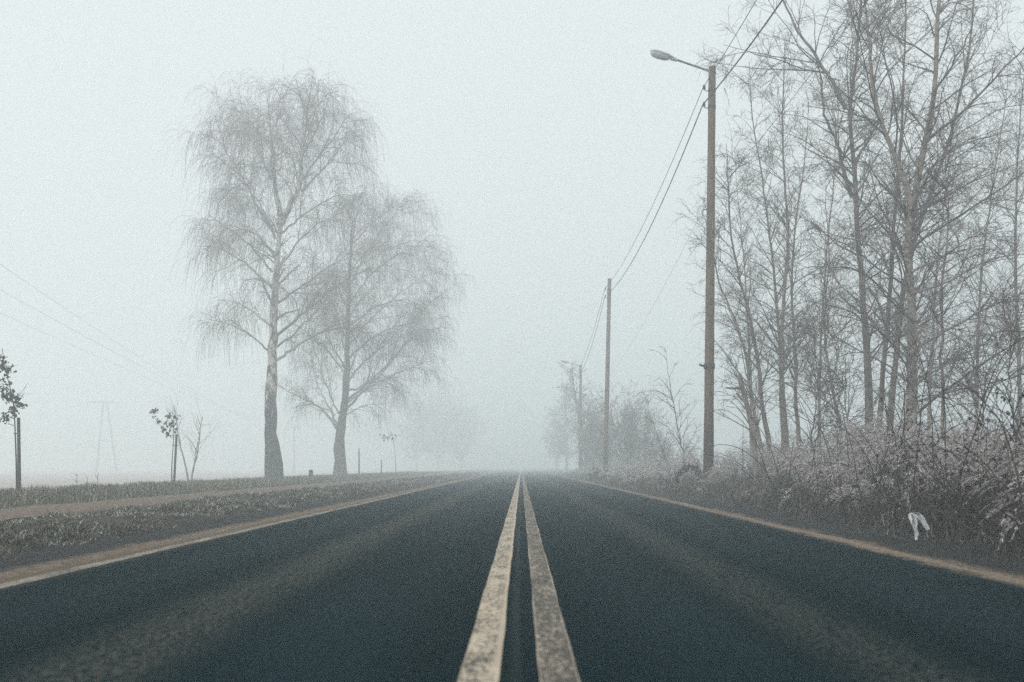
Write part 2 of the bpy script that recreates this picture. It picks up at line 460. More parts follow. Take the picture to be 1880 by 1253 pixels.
M['lamp_bowl'] = mat('clouded_lamp_bowl', (0.42, 0.42, 0.40), 0.2, spec=0.5, ramp=[(0.3, (0.42, 0.43, 0.43)), (0.7, (0.66, 0.67, 0.66))], scale=14)
M['porcelain'] = mat('brown_glazed_insulator', (0.05, 0.035, 0.03), 0.25, spec=0.5)
M['cable'] = mat('black_cable_sheath', (0.022, 0.026, 0.029), 0.7)
M['concrete'] = mat('weathered_concrete', (0.08, 0.08, 0.07), 0.95, [(0.3, (0.06, 0.055, 0.05)), (0.7, (0.14, 0.125, 0.11))], 15, bump=0.5, bscale=50)
M['stake'] = mat('tree_stake_wood', (0.05, 0.045, 0.04), 0.9, [(0.3, (0.026, 0.030, 0.030)), (0.7, (0.075, 0.066, 0.056))], 16, stretch=(4, 4, 0.5), bump=0.4, bscale=30)
M['bag'] = mat('torn_white_plastic', (0.8, 0.8, 0.82), 0.5, [(0.32, (0.34, 0.33, 0.32)), (0.45, (0.66, 0.66, 0.68)), (0.65, (0.84, 0.84, 0.87))], 14, spec=0.4, bump=0.5, bscale=25)
M['evergreen'] = mat('dark_evergreen', (0.012, 0.022, 0.02), 0.9, island=[(0.0, (0.008, 0.014, 0.014)), (1.0, (0.032, 0.045, 0.038))])

# ------------------------------------------------------------------ ground, road, path
def bumps(x, y, s, seed):
    a = seed * 12.9
    return (np.sin(x * 1.7 * s + a + 1.3 * np.sin(y * 0.9 * s + a)) + np.sin(y * 1.3 * s - a * 2 + 1.1 * np.sin(x * 1.1 * s))
            + 0.6 * np.sin(x * 3.1 * s + y * 2.7 * s + a)) / 2.6

def stepf(x, a, b):
    t = np.clip((x - a) / (b - a), 0, 1); return t * t * (3 - 2 * t)

def hgt(x, y):
    x = np.asarray(x, float); y = np.asarray(y, float)
    z = -0.05 + 0 * x
    wl = 0.25 * bumps(x * 0, y, 0.35, 2)
    l1 = stepf(-x, 3.55 + wl, 4.1 + wl) * (1 - stepf(-x, 5.7 + wl, 6.3 + wl))
    z = z + l1 * (0.085 + 0.05 * bumps(x, y, 2.2, 1))
    z = z + stepf(-x, 6.2, 6.6) * 0.035
    l2 = stepf(-x, 7.9 + wl, 8.6 + wl) * (1 - stepf(-x, 11.8, 13.5))
    z = z + l2 * (0.05 + 0.035 * bumps(x, y, 1.5, 3))
    z = z - stepf(-x, 12.0, 16.0) * 0.40 + stepf(-x, 16, 60) * 0.12 * bumps(x, y, 0.06, 5)
    r1 = stepf(x, 3.1, 4.2)
    z = z + r1 * (0.10 + 0.05 * bumps(x, y, 1.4, 4)) + stepf(x, 5, 12) * 0.12
    return z

def sheet(xs, ys, zf):
    X, Y = np.meshgrid(xs, ys)
    nx, ny = len(xs), len(ys)
    v = np.stack([X, Y, zf(X, Y)], -1).reshape(-1, 3)
    i, j = np.meshgrid(np.arange(nx - 1), np.arange(ny - 1))
    a = (j * nx + i).ravel()
    return v, np.stack([a, a + 1, a + nx + 1, a + nx], 1)

ys_g = np.concatenate([np.linspace(-50, 2, 14), np.arange(2.4, 30, 0.35), np.arange(30, 90, 1.2), np.linspace(92, 390, 60)])
xs_g = np.concatenate([np.linspace(-340, -30, 40), np.linspace(-28, -14, 20), np.arange(-13.8, -3, 0.18), [-2.7, 0, 2.7],
                       np.arange(3, 14, 0.22), np.linspace(14.5, 40, 20), np.linspace(50, 340, 30)])
b = MB(); v, q = sheet(xs_g, ys_g, hgt); b.add(v, q)
tag(b.build('ground', M['ground']), kind='structure')

ys_r = np.concatenate([np.linspace(-48, 1, 12), np.arange(1.3, 40, 0.25), np.linspace(41, 380, 120)])
def strip(name, x0f, x1f, z, m, nx=2, zf=None):
    b = MB()
    t = np.linspace(0, 1, nx)
    X = x0f(ys_r)[:, None] * (1 - t) + x1f(ys_r)[:, None] * t
    Y = np.repeat(ys_r[:, None], nx, 1)
    Z = np.full_like(X, z) if zf is None else zf(X, Y)
    a = (np.arange(len(ys_r) - 1)[:, None] * nx + np.arange(nx - 1)[None]).ravel()
    b.add(np.stack([X, Y, Z], -1), np.stack([a, a + 1, a + nx + 1, a + nx], 1))
    return tag(b.build(name, m), kind='structure')

def wobble(amp, s, seed):
    return lambda y: amp * (np.sin(y * s + seed) + 0.7 * np.sin(y * s * 2.3 + seed * 3) + 0.5 * np.sin(y * s * 5.1 + seed * 7)) / 1.6
w1, w2, w3, w4 = wobble(0.03, 0.8, 1), wobble(0.04, 0.7, 2), wobble(0.12, 0.5, 3), wobble(0.10, 0.6, 4)
strip('road', lambda y: -2.93 + w1(y) * 0.5, lambda y: 2.80 + w2(y), 0.0, M['asphalt'], 9)
strip('shoulder', lambda y: -3.95 + w3(y), lambda y: -2.80 + 0 * y, -0.006, M['shoulder'], 6,
      lambda X, Y: -0.006 - 0.02 * stepf(-X, 3.0, 3.9) + 0.012 * stepf(-X, 2.9, 3.05) * bumps(X * 3, Y, 3.0, 6))
strip('shoulder', lambda y: 2.70 + 0 * y, lambda y: 3.75 + w4(y), -0.006, M['shoulder_r'], 6,
      lambda X, Y: -0.006 + 0.02 * stepf(X, 3.1, 3.7) + 0.012 * stepf(X, 2.85, 3.0) * bumps(X * 3, Y, 3.0, 8))
strip('path', lambda y: -8.25 + wobble(0.25, 0.3, 5)(y), lambda y: -6.05 + wobble(0.2, 0.4, 6)(y), 0.0, M['path'], 15,
      lambda X, Y: 0.004 + 0.014 * bumps(X, Y, 1.6, 9) - 0.06 * stepf(np.abs(X + 7.15), .75, 1.05))
ea, eb, ec, ed = wobble(0.0028, 1.9, 1), wobble(0.0028, 1.6, 2), wobble(0.003, 2.0, 3), wobble(0.003, 1.7, 4)
strip('road_marking', lambda y: -0.187 + ea(y), lambda y: -0.066 + eb(y), 0.004, M['line_l'])
strip('road_marking', lambda y: 0.054 + ec(y), lambda y: 0.173 + ed(y), 0.004, M['line_r'])
strip('road_marking', lambda y: -2.80 + ea(y) * 3, lambda y: -2.695 + ed(y) * 3, 0.004, M['line_e'])

# ------------------------------------------------------------------ grass
def blades(b, x, y, length, width, lean=0.5, segs=2, mat=0, z=None):
    n = len(x)
    if z is None: z = hgt(x, y) - 0.01
    p = np.stack([x, y, z], 1)
    a = rng.uniform(0, 2 * np.pi, n)
    out = np.stack([np.cos(a), np.sin(a), np.zeros(n)], 1)
    side = np.stack([-np.sin(a), np.cos(a), np.zeros(n)], 1)
    ln = rng.uniform(0.1, 1.0, n)[:, None] * lean
    t = np.linspace(0, 1, segs + 1)
    pts = np.stack([p + length[:, None] * (np.array([0, 0, 1.0]) * (tt * (1 - 0.35 * ln * tt)) + out * ln * tt ** 1.6) for tt in t], 1)
    W = width[:, None] * (1 - 0.9 * t)[None]
    b.ribbons(pts, W, side, mat)

def scatter(n, x0, x1, y0, y1, power=1.0):
    "denser towards the viewer"
    u = rng.uniform(0, 1, n)
    y = y0 * (y1 / y0) ** (u ** power)
    return rng.uniform(x0, x1, n), y

def dens(x, y, seed, thr):
    return bumps(x, y, 1.3, seed) + 0.6 * bumps(x, y, 4.1, seed + 1) > thr

def clumps(b, n, x0, x1, y0, y1, keep, per, rad, ln, wd, lean, mats, wf):
    "matted tufts: every clump leans its blades outwards and has one tone"
    x, y = scatter(n, x0, x1, y0, y1)
    k = keep(x, y); x, y = x[k], y[k]; n = len(x)
    mt = rng.choice(len(mats), n, p=mats)
    sz = rng.uniform(.5, 1.4, n)
    ix = np.repeat(np.arange(n), per)
    m = len(ix)
    px = x[ix] + rng.normal(0, 1, m) * rad * sz[ix]; py = y[ix] + rng.normal(0, 1, m) * rad * sz[ix]
    L = rng.uniform(*ln, m) * sz[ix] * (1 + py / 90)
    W = rng.uniform(*wd, m) * (1 + py / wf)
    mm = np.where(rng.uniform(0, 1, m) < .75, mt[ix], rng.choice(len(mats), m, p=mats))
    for i in range(len(mats)):
        q = mm == i
        blades(b, px[q], py[q], L[q], W[q], lean, 3, i)
M['frost_dark'] = mat('dark_matted_grass', (.03, .04, .03), .95, island=[(0.0, (0.014, 0.022, 0.021)), (0.7, (0.036, 0.046, 0.036)), (1.0, (0.09, 0.09, 0.07))], spec=.05)
M['frost_mid'] = mat('tan_frosted_grass', (.2, .17, .13), .95, island=[(0.0, (0.05, 0.042, 0.032)), (0.6, (0.18, 0.145, 0.108)), (1.0, (0.36, 0.315, 0.26))], spec=.05)
M['frost_pale'] = mat('white_frosted_grass', (.45, .44, .42), .95, island=[(0.0, (0.17, 0.165, 0.15)), (0.6, (0.42, 0.41, 0.385)), (1.0, (0.66, 0.66, 0.64))], spec=.05)
b = MB()
edge = lambda x, y: rng.uniform(0, 1, len(x)) < np.minimum(1, (-x - 3.65 - 0.25 * bumps(x * 0, y, .8, 7)) * 2.0) * np.minimum(1, (6.15 + x) * 2.2)
clumps(b, 9500, -6.5, -3.6, 3.8, 95, lambda x, y: dens(x, y, 11, -0.5) & edge(x, y), 30, .06, (.025, .065), (.0016, .0034), 1.7, [.58, .26, .16], 15)
tag(b.build('verge_grass', [M['frost_dark'], M['frost_mid'], M['frost_pale']], smooth=False), 'frosted tufty grass strip between the road shoulder and the trodden path', 'grass', kind='stuff')
b = MB()
x, y = scatter(90000, -12.6, -7.7, 9, 110)
k = dens(x, y, 21, -0.75) & (rng.uniform(0, 1, len(x)) < np.minimum(1, (-x - 7.6) * 1.3))
x, y = x[k], y[k]; n = len(x)
blades(b, x, y, rng.uniform(0.06, 0.17, n) * (1 + 0.5 * bumps(x, y, 1.5, 3)), rng.uniform(0.003, 0.006, n) * (1 + y / 20), 0.8)
tag(b.build('bank_grass', M['grass_green'], smooth=False), 'green and frosted grass bank beyond the trodden path under the trees', 'grass', kind='stuff')
b = MB()
x, y = scatter(60000, 3.10, 7.5, 4.2, 80)
k = (rng.uniform(0, 1, len(x)) < np.clip((x - 3.05) * 1.0, 0.05, 1)) & dens(x, y, 31, -0.8)
x, y = x[k], y[k]; n = len(x)
blades(b, x, y, rng.uniform(0.06, 0.30, n) * np.clip((x - 2.7) * 0.8, 0.25, 1.3), rng.uniform(0.002, 0.004, n) * (1 + y / 16), 1.1)
x, y = scatter(4500, 3.0, 3.7, 4.2, 40); n = len(x)
blades(b, x, y, rng.uniform(0.02, 0.07, n), rng.uniform(0.004, 0.009, n), 1.6)
tag(b.build('dead_grass', M['grass_dead'], smooth=False), 'dead brown grass and litter under the weeds on the right verge', 'grass', kind='stuff')

# ------------------------------------------------------------------ branches
def resample(pts, n):
    pts = np.asarray(pts, float)
    d = np.r_[0, np.cumsum(np.linalg.norm(np.diff(pts, axis=0), axis=1))]
    t = np.linspace(0, d[-1], n)
    # smooth the corners a little
    q = np.stack([np.interp(t, d, pts[:, i]) for i in range(3)], 1)
    q[1:-1] = 0.25 * q[:-2] + 0.5 * q[1:-1] + 0.25 * q[2:]
    return q

def plen(P_):
    return np.linalg.norm(np.diff(P_, axis=1), axis=2).sum(1)

def spawn(P_, R, per, t0, t1, ang, length, segs=4, droop=0.0, wander=0.12, rmax=0.05, rfac=0.6, up=0.0, tip=0.25, rmin=0.0):
    "grow children from every parent polyline; per = number per metre of parent"
    m, n, _ = P_.shape
    if m == 0: return np.zeros((0, segs + 1, 3)), np.zeros((0, segs + 1))
    Lp = plen(P_)
    cnt = np.floor(per * Lp + rng.uniform(0, 1, m)).astype(int)
    ix = np.repeat(np.arange(m), cnt); k = len(ix)
    t = rng.uniform(t0, t1, k)
    f = t * (n - 1); i = np.minimum(f.astype(int), n - 2); a = (f - i)[:, None]
    p = P_[ix, i] * (1 - a) + P_[ix, i + 1] * a
    T = norm(P_[ix, i + 1] - P_[ix, i])
    r = R[ix, i] * (1 - a[:, 0]) + R[ix, i + 1] * a[:, 0]
    pe = norm(np.cross(T, rng.normal(0, 1, (k, 3))))
    th = np.radians(rng.uniform(ang[0], ang[1], k))[:, None]
    d = T * np.cos(th) + pe * np.sin(th)
    d[:, 2] += up
    d = norm(d)
    Ln = length(t, Lp[ix])
    pts = [p]
    for s in range(segs):
        d = d + rng.normal(0, wander, (k, 3))
        d[:, 2] -= droop * (s + 1) / segs
        d = norm(d)
        p = p + d * (Ln / segs)[:, None]
        pts.append(p)
    r0 = np.clip(r * rfac, rmin, max(rmax, rmin))
    tt = np.linspace(0, 1, segs + 1)[None]
    return np.stack(pts, 1), r0[:, None] * (1 - (1 - tip) * tt)

def U(a, b):
    return lambda t, L: rng.uniform(a, b, len(t))
def Rel(a, b, fall=0.5):
    return lambda t, L: L * rng.uniform(a, b, len(t)) * (1 - fall * t)

def taper(n, r0, r1, flare=0.0):
    t = np.linspace(0, 1, n)
    return r0 + (r1 - r0) * t ** 0.85 + flare * np.exp(-t * n * 0.55)

def tree_thing(name, label, base, cat='tree', group=None):
    return empty(name, base, label, cat, group)

def gnarl(P_, amp):
    q = P_.copy(); q[1:-1] += rng.normal(0, amp, q[1:-1].shape) * np.array([1, 1, 0.2]); return q

# ------------------------------------------------------------------ the two big weeping birches
def big_birch(name, label, D, base, trunk, leaders, limbs, r0, bark, sec, ter, tw, twl, extra_n, extra_len, z_lo, z_hi, flare, top=0.30):
    tb = np.array(P(base[0], base[1], D)); tb[2] = hgt(tb[0], tb[1]) + 0.0
    root = tree_thing(name, label, tb, group=None)
    def line(px, depth):
        n = len(px)
        return np.array([P(x, y, D) + np.array([0, depth * (i / (n - 1)) ** 1.0, 0]) for i, (x, y) in enumerate(px)])
    tr = line(trunk, 0.0); tr[0, 2] = tb[2] - 0.25
    tr = gnarl(resample(tr, 26), 0.025)
    Rt = taper(26, r0, r0 * top, flare)
    if flare > 0.25:      # burrs where old limbs broke off
        zz = tr[:, 2] - tb[2]
        Rt = Rt * (1 + 0.22 * np.exp(-((zz - 4.4) / .45) ** 2) + 0.14 * np.exp(-((zz - 3.1) / .35) ** 2))
    b = MB(); b.tubes(tr, Rt * (1 + 0.06 * rng.normal(0, 1, 26)), 14, cap=True)
    LP, LR = [], []
    for px, rr, dep in leaders:
        p = gnarl(resample(line(px, dep), 18), 0.03); LP.append(p); LR.append(taper(18, rr, rr * 0.16))
        b.tubes(p, LR[-1], 8)
    if flare > 0.3:      # root buttresses
        for a in (0.3, 1.4, 2.5, 3.6, 4.6, 5.6):
            o = np.array([math.cos(a), math.sin(a), 0])
            p = np.array([tb + o * r0 * 0.55 + [0, 0, 0.75], tb + o * r0 * 0.95 + [0, 0, 0.33], tb + o * r0 * 1.45 + [0, 0, 0.08], tb + o * r0 * 2.1 + [0, 0, -0.1]])
            b.tubes(p, np.array([0.12, 0.17, 0.13, 0.06]), 7)
    b.build('trunk', bark, root, loc=tb)
    c = MB()
    for px, rr, dep in limbs:
        p = gnarl(resample(line(px, dep), 18), 0.035); LP.append(p); LR.append(taper(18, rr * .8, rr * 0.15))
        c.tubes(p, LR[-1], 6)
    # more limbs round the stem, towards and away from the road
    TP, TR = tr[None], Rt[None]
    zt = (tr[:, 2] - tb[2])
    t0 = np.interp(z_lo, zt, np.linspace(0, 1, 26)); t1 = np.interp(z_hi, zt, np.linspace(0, 1, 26))
    Lx = plen(TP)[0]
    eP, eR = spawn(TP, TR, extra_n / Lx, t0, t1, (35, 62), lambda t, L: extra_len * rng.uniform(0.7, 1.15, len(t)) * (1 - 0.45 * t), 17, 0.04, 0.10, 0.085, 0.4, 0.05)
    LP = np.array(LP); LR = np.array(LR)
    c.tubes(eP, eR, 5)
    A, AR = np.concatenate([LP, eP]), np.concatenate([LR, eR])
    s1, r1 = spawn(A, AR, sec, 0.18, 1.0, (25, 55), lambda t, L: np.clip(L * rng.uniform(0.22, 0.5, len(t)) * (1.1 - 0.5 * t), 0.6, 2.3), 7, 0.10, 0.13, 0.030, 0.55, 0.16, rmin=0.013)
    c.tubes(s1, r1, 4)
    s2, r2 = spawn(s1, r1, ter, 0.2, 1.0, (25, 60), lambda t, L: np.clip(L * rng.uniform(0.3, 0.65, len(t)), 0.35, 1.2), 5, 0.32, 0.15, 0.014, 0.6, 0.08, rmin=0.008)
    c.tubes(s2, r2, 3)
    par = np.concatenate([s2, s1[:, ::2][:, [0, 1, 2, 3, 3, 3]] if False else s2[:0]]) if True else s2
    s3, r3 = spawn(s2, r2, tw, 0.1, 1.0, (20, 75), lambda t, L: twl * rng.uniform(0.35, 1.3, len(t)) ** 1.3, 6, 1.0, 0.09, 0.0062, 0.75, 0.0, tip=0.6, rmin=0.0050)
    c.tubes(s3, r3, 3)
    s4, r4 = spawn(s1, r1, tw * 0.7, 0.3, 1.0, (25, 80), lambda t, L: twl * rng.uniform(0.35, 1.2, len(t)), 6, 1.0, 0.09, 0.0062, 0.6, 0.0, tip=0.6, rmin=0.0050)
    c.tubes(s4, r4, 3)
    c.build('crown', M['twig_birch'], root, loc=tb)
    print(name, 'twigs', len(s3), len(s4), 'sec', len(s1), 'ter', len(s2))
    return root

B1 = dict(trunk=[(504, 884), (498, 800), (496, 735), (499, 680), (502, 600), (506, 520), (512, 440), (517, 410)],
  leaders=[([(516, 412), (506, 360), (500, 310), (496, 265), (488, 225), (482, 185)], 0.15, 1.0),
           ([(517, 412), (532, 380), (553, 352), (558, 300), (566, 245), (574, 205), (580, 175)], 0.16, -1.0)],
  limbs=[([(498, 330), (478, 285), (460, 242), (442, 210), (416, 182)], 0.08, 1.2),
         ([(497, 300), (510, 250), (518, 215), (524, 185)], 0.06, -1.0),
         ([(505, 440), (490, 405), (472, 372), (458, 338), (430, 295), (412, 232)], 0.085, -1.5),
         ([(500, 420), (474, 372), (440, 330), (408, 290)], 0.06, 1.2), ([(501, 500), (462, 452), (424, 425), (396, 405)], 0.06, -1.2),
         ([(502, 470), (470, 430), (444, 412), (418, 390), (404, 335)], 0.075, 2.0),
         ([(500, 530), (460, 490), (424, 468), (390, 472)], 0.07, -2.2),
         ([(499, 600), (460, 570), (422, 548), (388, 540)], 0.075, 1.6),
         ([(499, 650), (470, 620), (430, 600), (405, 598)], 0.06, -2.0),
         ([(553, 352), (600, 310), (640, 268), (655, 262), (672, 266)], 0.085, -1.2),
         ([(556, 330), (585, 280), (610, 240), (630, 200), (640, 190)], 0.075, 1.4),
         ([(560, 280), (590, 230), (608, 195), (618, 172)], 0.06, -1.0),
         ([(515, 430), (560, 380), (610, 340), (650, 340)], 0.07, 2.2),
         ([(510, 500), (545, 455), (590, 420), (640, 405), (665, 400)], 0.08, -2.0),
         ([(506, 560), (545, 525), (600, 480), (640, 455)], 0.085, 1.5),
         ([(504, 620), (540, 595), (590, 560), (640, 525), (690, 505)], 0.10, -1.8),
         ([(503, 665), (530, 640), (565, 610), (610, 590), (650, 590)], 0.10, 2.5),
         ([(503, 640), (530, 610), (560, 565), (590, 530)], 0.07, 3.0),
         ([(560, 250), (550, 215), (546, 180)], 0.045, 1.2)])
big_birch('birch_tree', 'tall weeping birch with black and white bark, taller of the two beside the path', 46.0, (504, 884), B1['trunk'], B1['leaders'], B1['limbs'],
          0.34, M['bark_birch'], 3.1, 3.8, 7.0, 1.6, 14, 2.6, 7.0, 11.5, 0.30)

B2 = dict(trunk=[(625, 877), (623, 820), (625, 785), (633, 745), (638, 690), (638, 620), (640, 540), (643, 470), (648, 400)],
  leaders=[([(644, 460), (652, 420), (660, 390), (668, 362)], 0.07, -1.0)],
  limbs=[([(620, 790), (608, 768), (585, 745), (555, 730), (520, 712)], 0.12, -1.5),
         ([(624, 790), (600, 745), (575, 705), (560, 660)], 0.09, 2.0),
         ([(628, 775), (615, 735), (600, 690), (590, 640)], 0.07, -2.5),
         ([(636, 750), (665, 722), (700, 690), (735, 650), (765, 605), (785, 568), (808, 552)], 0.12, -1.5),
         ([(638, 735), (670, 705), (710, 665), (745, 620), (775, 590)], 0.10, 2.2),
         ([(636, 762), (665, 746), (700, 742), (730, 745)], 0.05, -1.0),
         ([(638, 700), (665, 665), (695, 640), (740, 590), (770, 560)], 0.09, 1.2),
         ([(638, 640), (680, 590), (730, 550), (785, 516), (808, 514)], 0.09, -2.2),
         ([(638, 620), (610, 580), (580, 550), (560, 530)], 0.07, 2.4),
         ([(640, 560), (680, 500), (730, 460), (768, 440), (790, 446)], 0.09, 1.8),
         ([(640, 530), (670, 470), (710, 420), (735, 396), (760, 392)], 0.08, -1.5),
         ([(642, 480), (620, 430), (600, 400)], 0.05, 1.6), ([(638, 600), (690, 560), (745, 545), (782, 578)], 0.07, 1.0), ([(644, 450), (690, 410), (735, 385), (765, 405)], 0.06, -2.0),
         ([(645, 440), (680, 400), (710, 375), (725, 372)], 0.055, 1.0),
         ([(638, 690), (600, 640), (565, 610), (540, 600)], 0.06, -3.0), ([(634, 742), (690, 700), (740, 674), (775, 655)], 0.08, 2.5), ([(638, 660), (690, 620), (745, 602), (784, 618)], 0.08, -2.6), ([(641, 540), (600, 490), (570, 470)], 0.05, -2.0), ([(642, 500), (700, 455), (760, 425), (795, 470)], 0.06, 2.8),
         ([(642, 500), (690, 450), (720, 420), (770, 410)], 0.06, -3.0)])
big_birch('birch_tree', 'shorter broad birch with brown grey trunk and low spreading limbs, beyond the concrete marker', 62.0, (625, 877), B2['trunk'], B2['leaders'], B2['limbs'],
          0.34, M['bark_brown'], 2.7, 3.6, 4.7, 1.3, 12, 3.4, 5.0, 13.0, 0.22, 0.13)

# ------------------------------------------------------------------ the roadside grove on the right
def grove_tree(name, label, D, trunk, r0, forks=(), limbs=(), bark='bark_grove', limb_n=1.8, limb_len=2.4, top_r=0.10, start=0.22, dens_=1.0, ext=3.0,
               group=None, droop=0.05, cat='tree', ang=(32, 60), fine=1.0):
    rk = max(1.0, D / 30.0)
    p0 = P(trunk[0][0], trunk[0][1], D)
    g0 = p0.copy(); g0[2] = hgt(g0[0], g0[1])
    root = tree_thing(name, label, g0, cat, group)
    pts = [np.array([g0[0], g0[1], g0[2] - 0.15])]
    for (x, y) in trunk:
        q = P(x, y, D)
        if q[2] > pts[-1][2] + 0.12: pts.append(q)
    if ext > 0:
        d = norm(pts[-1] - pts[-2]); d = norm(d + [0, 0, 0.8]); pts.append(pts[-1] + d * ext)
    r0 = r0 * 0.72
    n = 24
    tr = gnarl(resample(pts, n), 0.012)
    tr[1:-1, 1] += 0.10 * np.sin(np.linspace(0, 5, n)[1:-1] + rng.uniform(0, 6))
    Rt = taper(n, r0, r0 * top_r, r0 * 0.35)
    b = MB(); b.tubes(tr, Rt * (1 + 0.04 * rng.normal(0, 1, n)), 9, cap=True)
    fP, fR = [], []
    for px, rr, dep in forks:
        k = len(px)
        l = np.array([P(x, y, D) + np.array([0, dep * (i / (k - 1)), 0]) for i, (x, y) in enumerate(px)])
        if px[-1][1] < 60: l = np.vstack([l, l[-1] + norm(norm(l[-1] - l[-2]) + [0, 0, .5]) * 2.2])
        p = gnarl(resample(l, n), 0.012); r = taper(n, rr, rr * 0.2)
        b.tubes(p, r, 7); fP.append(p); fR.append(r)
    b.build('trunk', M[bark], root, loc=g0)
    c = MB()
    st, sr = np.array([tr] + fP), np.array([Rt] + fR)
    lP, lR = spawn(st, sr, limb_n * 1.95, start, 0.97, ang, lambda t, L: limb_len * rng.uniform(0.5, 1.15, len(t)) * (1.1 - 0.6 * t), 9, droop, 0.10, 0.022, 0.42, 0.12, tip=0.25, rmin=0.009 * rk)
    mP, mR = [], []
    for px, rr, dep in limbs:
        k = len(px)
        l = np.array([P(x, y, D) + np.array([0, dep * (i / (k - 1)), 0]) for i, (x, y) in enumerate(px)])
        mP.append(gnarl(resample(l, 10), 0.02)); mR.append(taper(10, rr * .8, rr * 0.2))
    if mP: lP, lR = np.concatenate([np.array(mP), lP]), np.concatenate([np.array(mR), lR])
    c.tubes(lP, lR, 5)
    s1, r1 = spawn(lP, lR, 3.4 * dens_, 0.12, 1.0, (25, 60), lambda t, L: np.clip(L * rng.uniform(0.2, 0.5, len(t)) * (1.1 - .4 * t), 0.25, 1.5), 6, droop, 0.13, 0.011, 0.55, 0.10, rmin=0.006 * rk)
    c.tubes(s1, r1, 4)
    s2, r2 = spawn(s1, r1, 6.5 * dens_, 0.1, 1.0, (25, 65), lambda t, L: np.clip(L * rng.uniform(0.25, 0.6, len(t)), 0.15, 0.7), 4, droop * 1.5, 0.16, 0.0055, 0.65, 0.05, tip=0.5, rmin=0.004 * rk)
    c.tubes(s2, r2, 3)
    s3, r3 = spawn(s2, r2, 8.0 * dens_ * fine, 0.1, 1.0, (25, 75), U(0.08, 0.36), 3, droop * 2, 0.18, 0.0035, 0.75, 0.0, tip=0.6, rmin=0.0030 * rk)
    c.tubes(s3, r3, 3)
    c.build('crown', M['twig_grove'], root, loc=g0)
    print(name, len(lP), len(s1), len(s2), len(s3))
    return root

grove_tree('birch_tree', 'thick pale barked birch with long branches sweeping right, thickest trunk of the grove', 19.0,
  [(1672, 905), (1672, 765), (1677, 677), (1681, 619), (1674, 530), (1669, 459), (1677, 371), (1685, 339), (1703, 259), (1713, 199), (1717, 148), (1721, 80), (1725, 0)], 0.165,
  forks=[([(1675, 385), (1667, 335), (1657, 295), (1639, 235), (1623, 175), (1617, 112), (1621, 60), (1617, 0)], 0.06, 0.8)],
  limbs=[([(1675, 455), (1730, 415), (1800, 370), (1885, 300)], 0.04, -1.0), ([(1672, 500), (1740, 470), (1810, 420), (1900, 390)], 0.04, 1.2),
         ([(1700, 262), (1760, 215), (1820, 150), (1885, 70)], 0.04, -0.6), ([(1714, 170), (1760, 110), (1800, 50), (1830, -20)], 0.035, 0.8),
         ([(1680, 640), (1740, 600), (1810, 560), (1890, 540)], 0.04, -1.6), ([(1676, 700), (1740, 665), (1810, 650), (1890, 640)], 0.035, 1.0),
         ([(1674, 770), (1730, 700), (1790, 650), (1860, 600)], 0.04, -2.2), ([(1672, 740), (1740, 720), (1830, 700), (1900, 670)], 0.03, -1.0),
         ([(1668, 480), (1620, 430), (1580, 415), (1540, 380)], 0.03, 1.6), ([(1690, 330), (1740, 280), (1800, 250), (1880, 225)], 0.035, 0.4),
         ([(1678, 590), (1620, 560), (1570, 520), (1530, 520)], 0.03, -1.2), ([(1672, 540), (1740, 520), (1800, 480), (1890, 470)], 0.035, -0.4)],
  bark='bark_pale', limb_n=2.4, limb_len=2.6, start=0.16, dens_=1.1, droop=0.06)
grove_tree('bare_tree', 'dark trunked bare tree forking high into a wide Y in the grove', 23.0,
  [(1597, 895), (1597, 753), (1591, 611), (1579, 499), (1571, 399), (1567, 331), (1563, 279), (1553, 207), (1567, 144), (1577, 40), (1579, 0)], 0.145,
  forks=[([(1553, 200), (1531, 144), (1507, 92), (1475, 40)], 0.05, 0.5), ([(1565, 362), (1543, 319), (1531, 275), (1499, 223), (1493, 168), (1479, 132)], 0.055, -0.8),
         ([(1570, 345), (1575, 315), (1587, 279), (1615, 239), (1640, 190)], 0.05, 1.0)], limb_n=2.3, start=0.2, limb_len=2.4)
grove_tree('bare_tree', 'straight bare trunk standing close left of the leaning one near the pale birch', 21.5,
  [(1612, 900), (1614, 753), (1625, 608), (1636, 480), (1640, 380), (1652, 260), (1660, 120)], 0.10, limb_n=1.7, start=0.25)
grove_tree('bare_tree', 'bare trunk leaning right towards the pale birch behind the frosted weeds', 22.0,
  [(1632, 900), (1637, 757), (1650, 608), (1662, 500), (1690, 400), (1730, 300), (1760, 180), (1780, 60)], 0.115, limb_n=2.0, start=0.25)
grove_tree('bare_tree', 'thin dark crooked trunk just right of the pale birch', 14.5,
  [(1737, 930), (1733, 772), (1729, 696), (1723, 600), (1726, 500), (1738, 400), (1735, 320)], 0.048, limb_n=2.2, start=0.3, limb_len=1.6, ext=1.0)
grove_tree('bare_tree', 'slender upright tree at the middle of the grove, straightest of the thin trunks', 27.0,
  [(1446, 895), (1443, 791), (1436, 715), (1432, 619), (1443, 479), (1445, 399), (1439, 319), (1435, 239), (1439, 160)], 0.115, limb_n=2.2, start=0.2, ext=1.4)
grove_tree('bare_tree', 'thin grey trunk close right of the straight slender tree', 28.0,
  [(1468, 890), (1467, 795), (1463, 715), (1459, 619), (1453, 500), (1458, 407), (1472, 330), (1480, 250)], 0.095, limb_n=1.9, start=0.25, ext=1.0)
grove_tree('bare_tree', 'left leaning bare tree nearest the wooden lamp pole', 24.0,
  [(1404, 900), (1396, 830), (1380, 734), (1371, 665), (1357, 610), (1345, 571), (1322, 520), (1308, 450)], 0.085, limb_n=2.3, start=0.2, ext=0.9, limb_len=2.0)
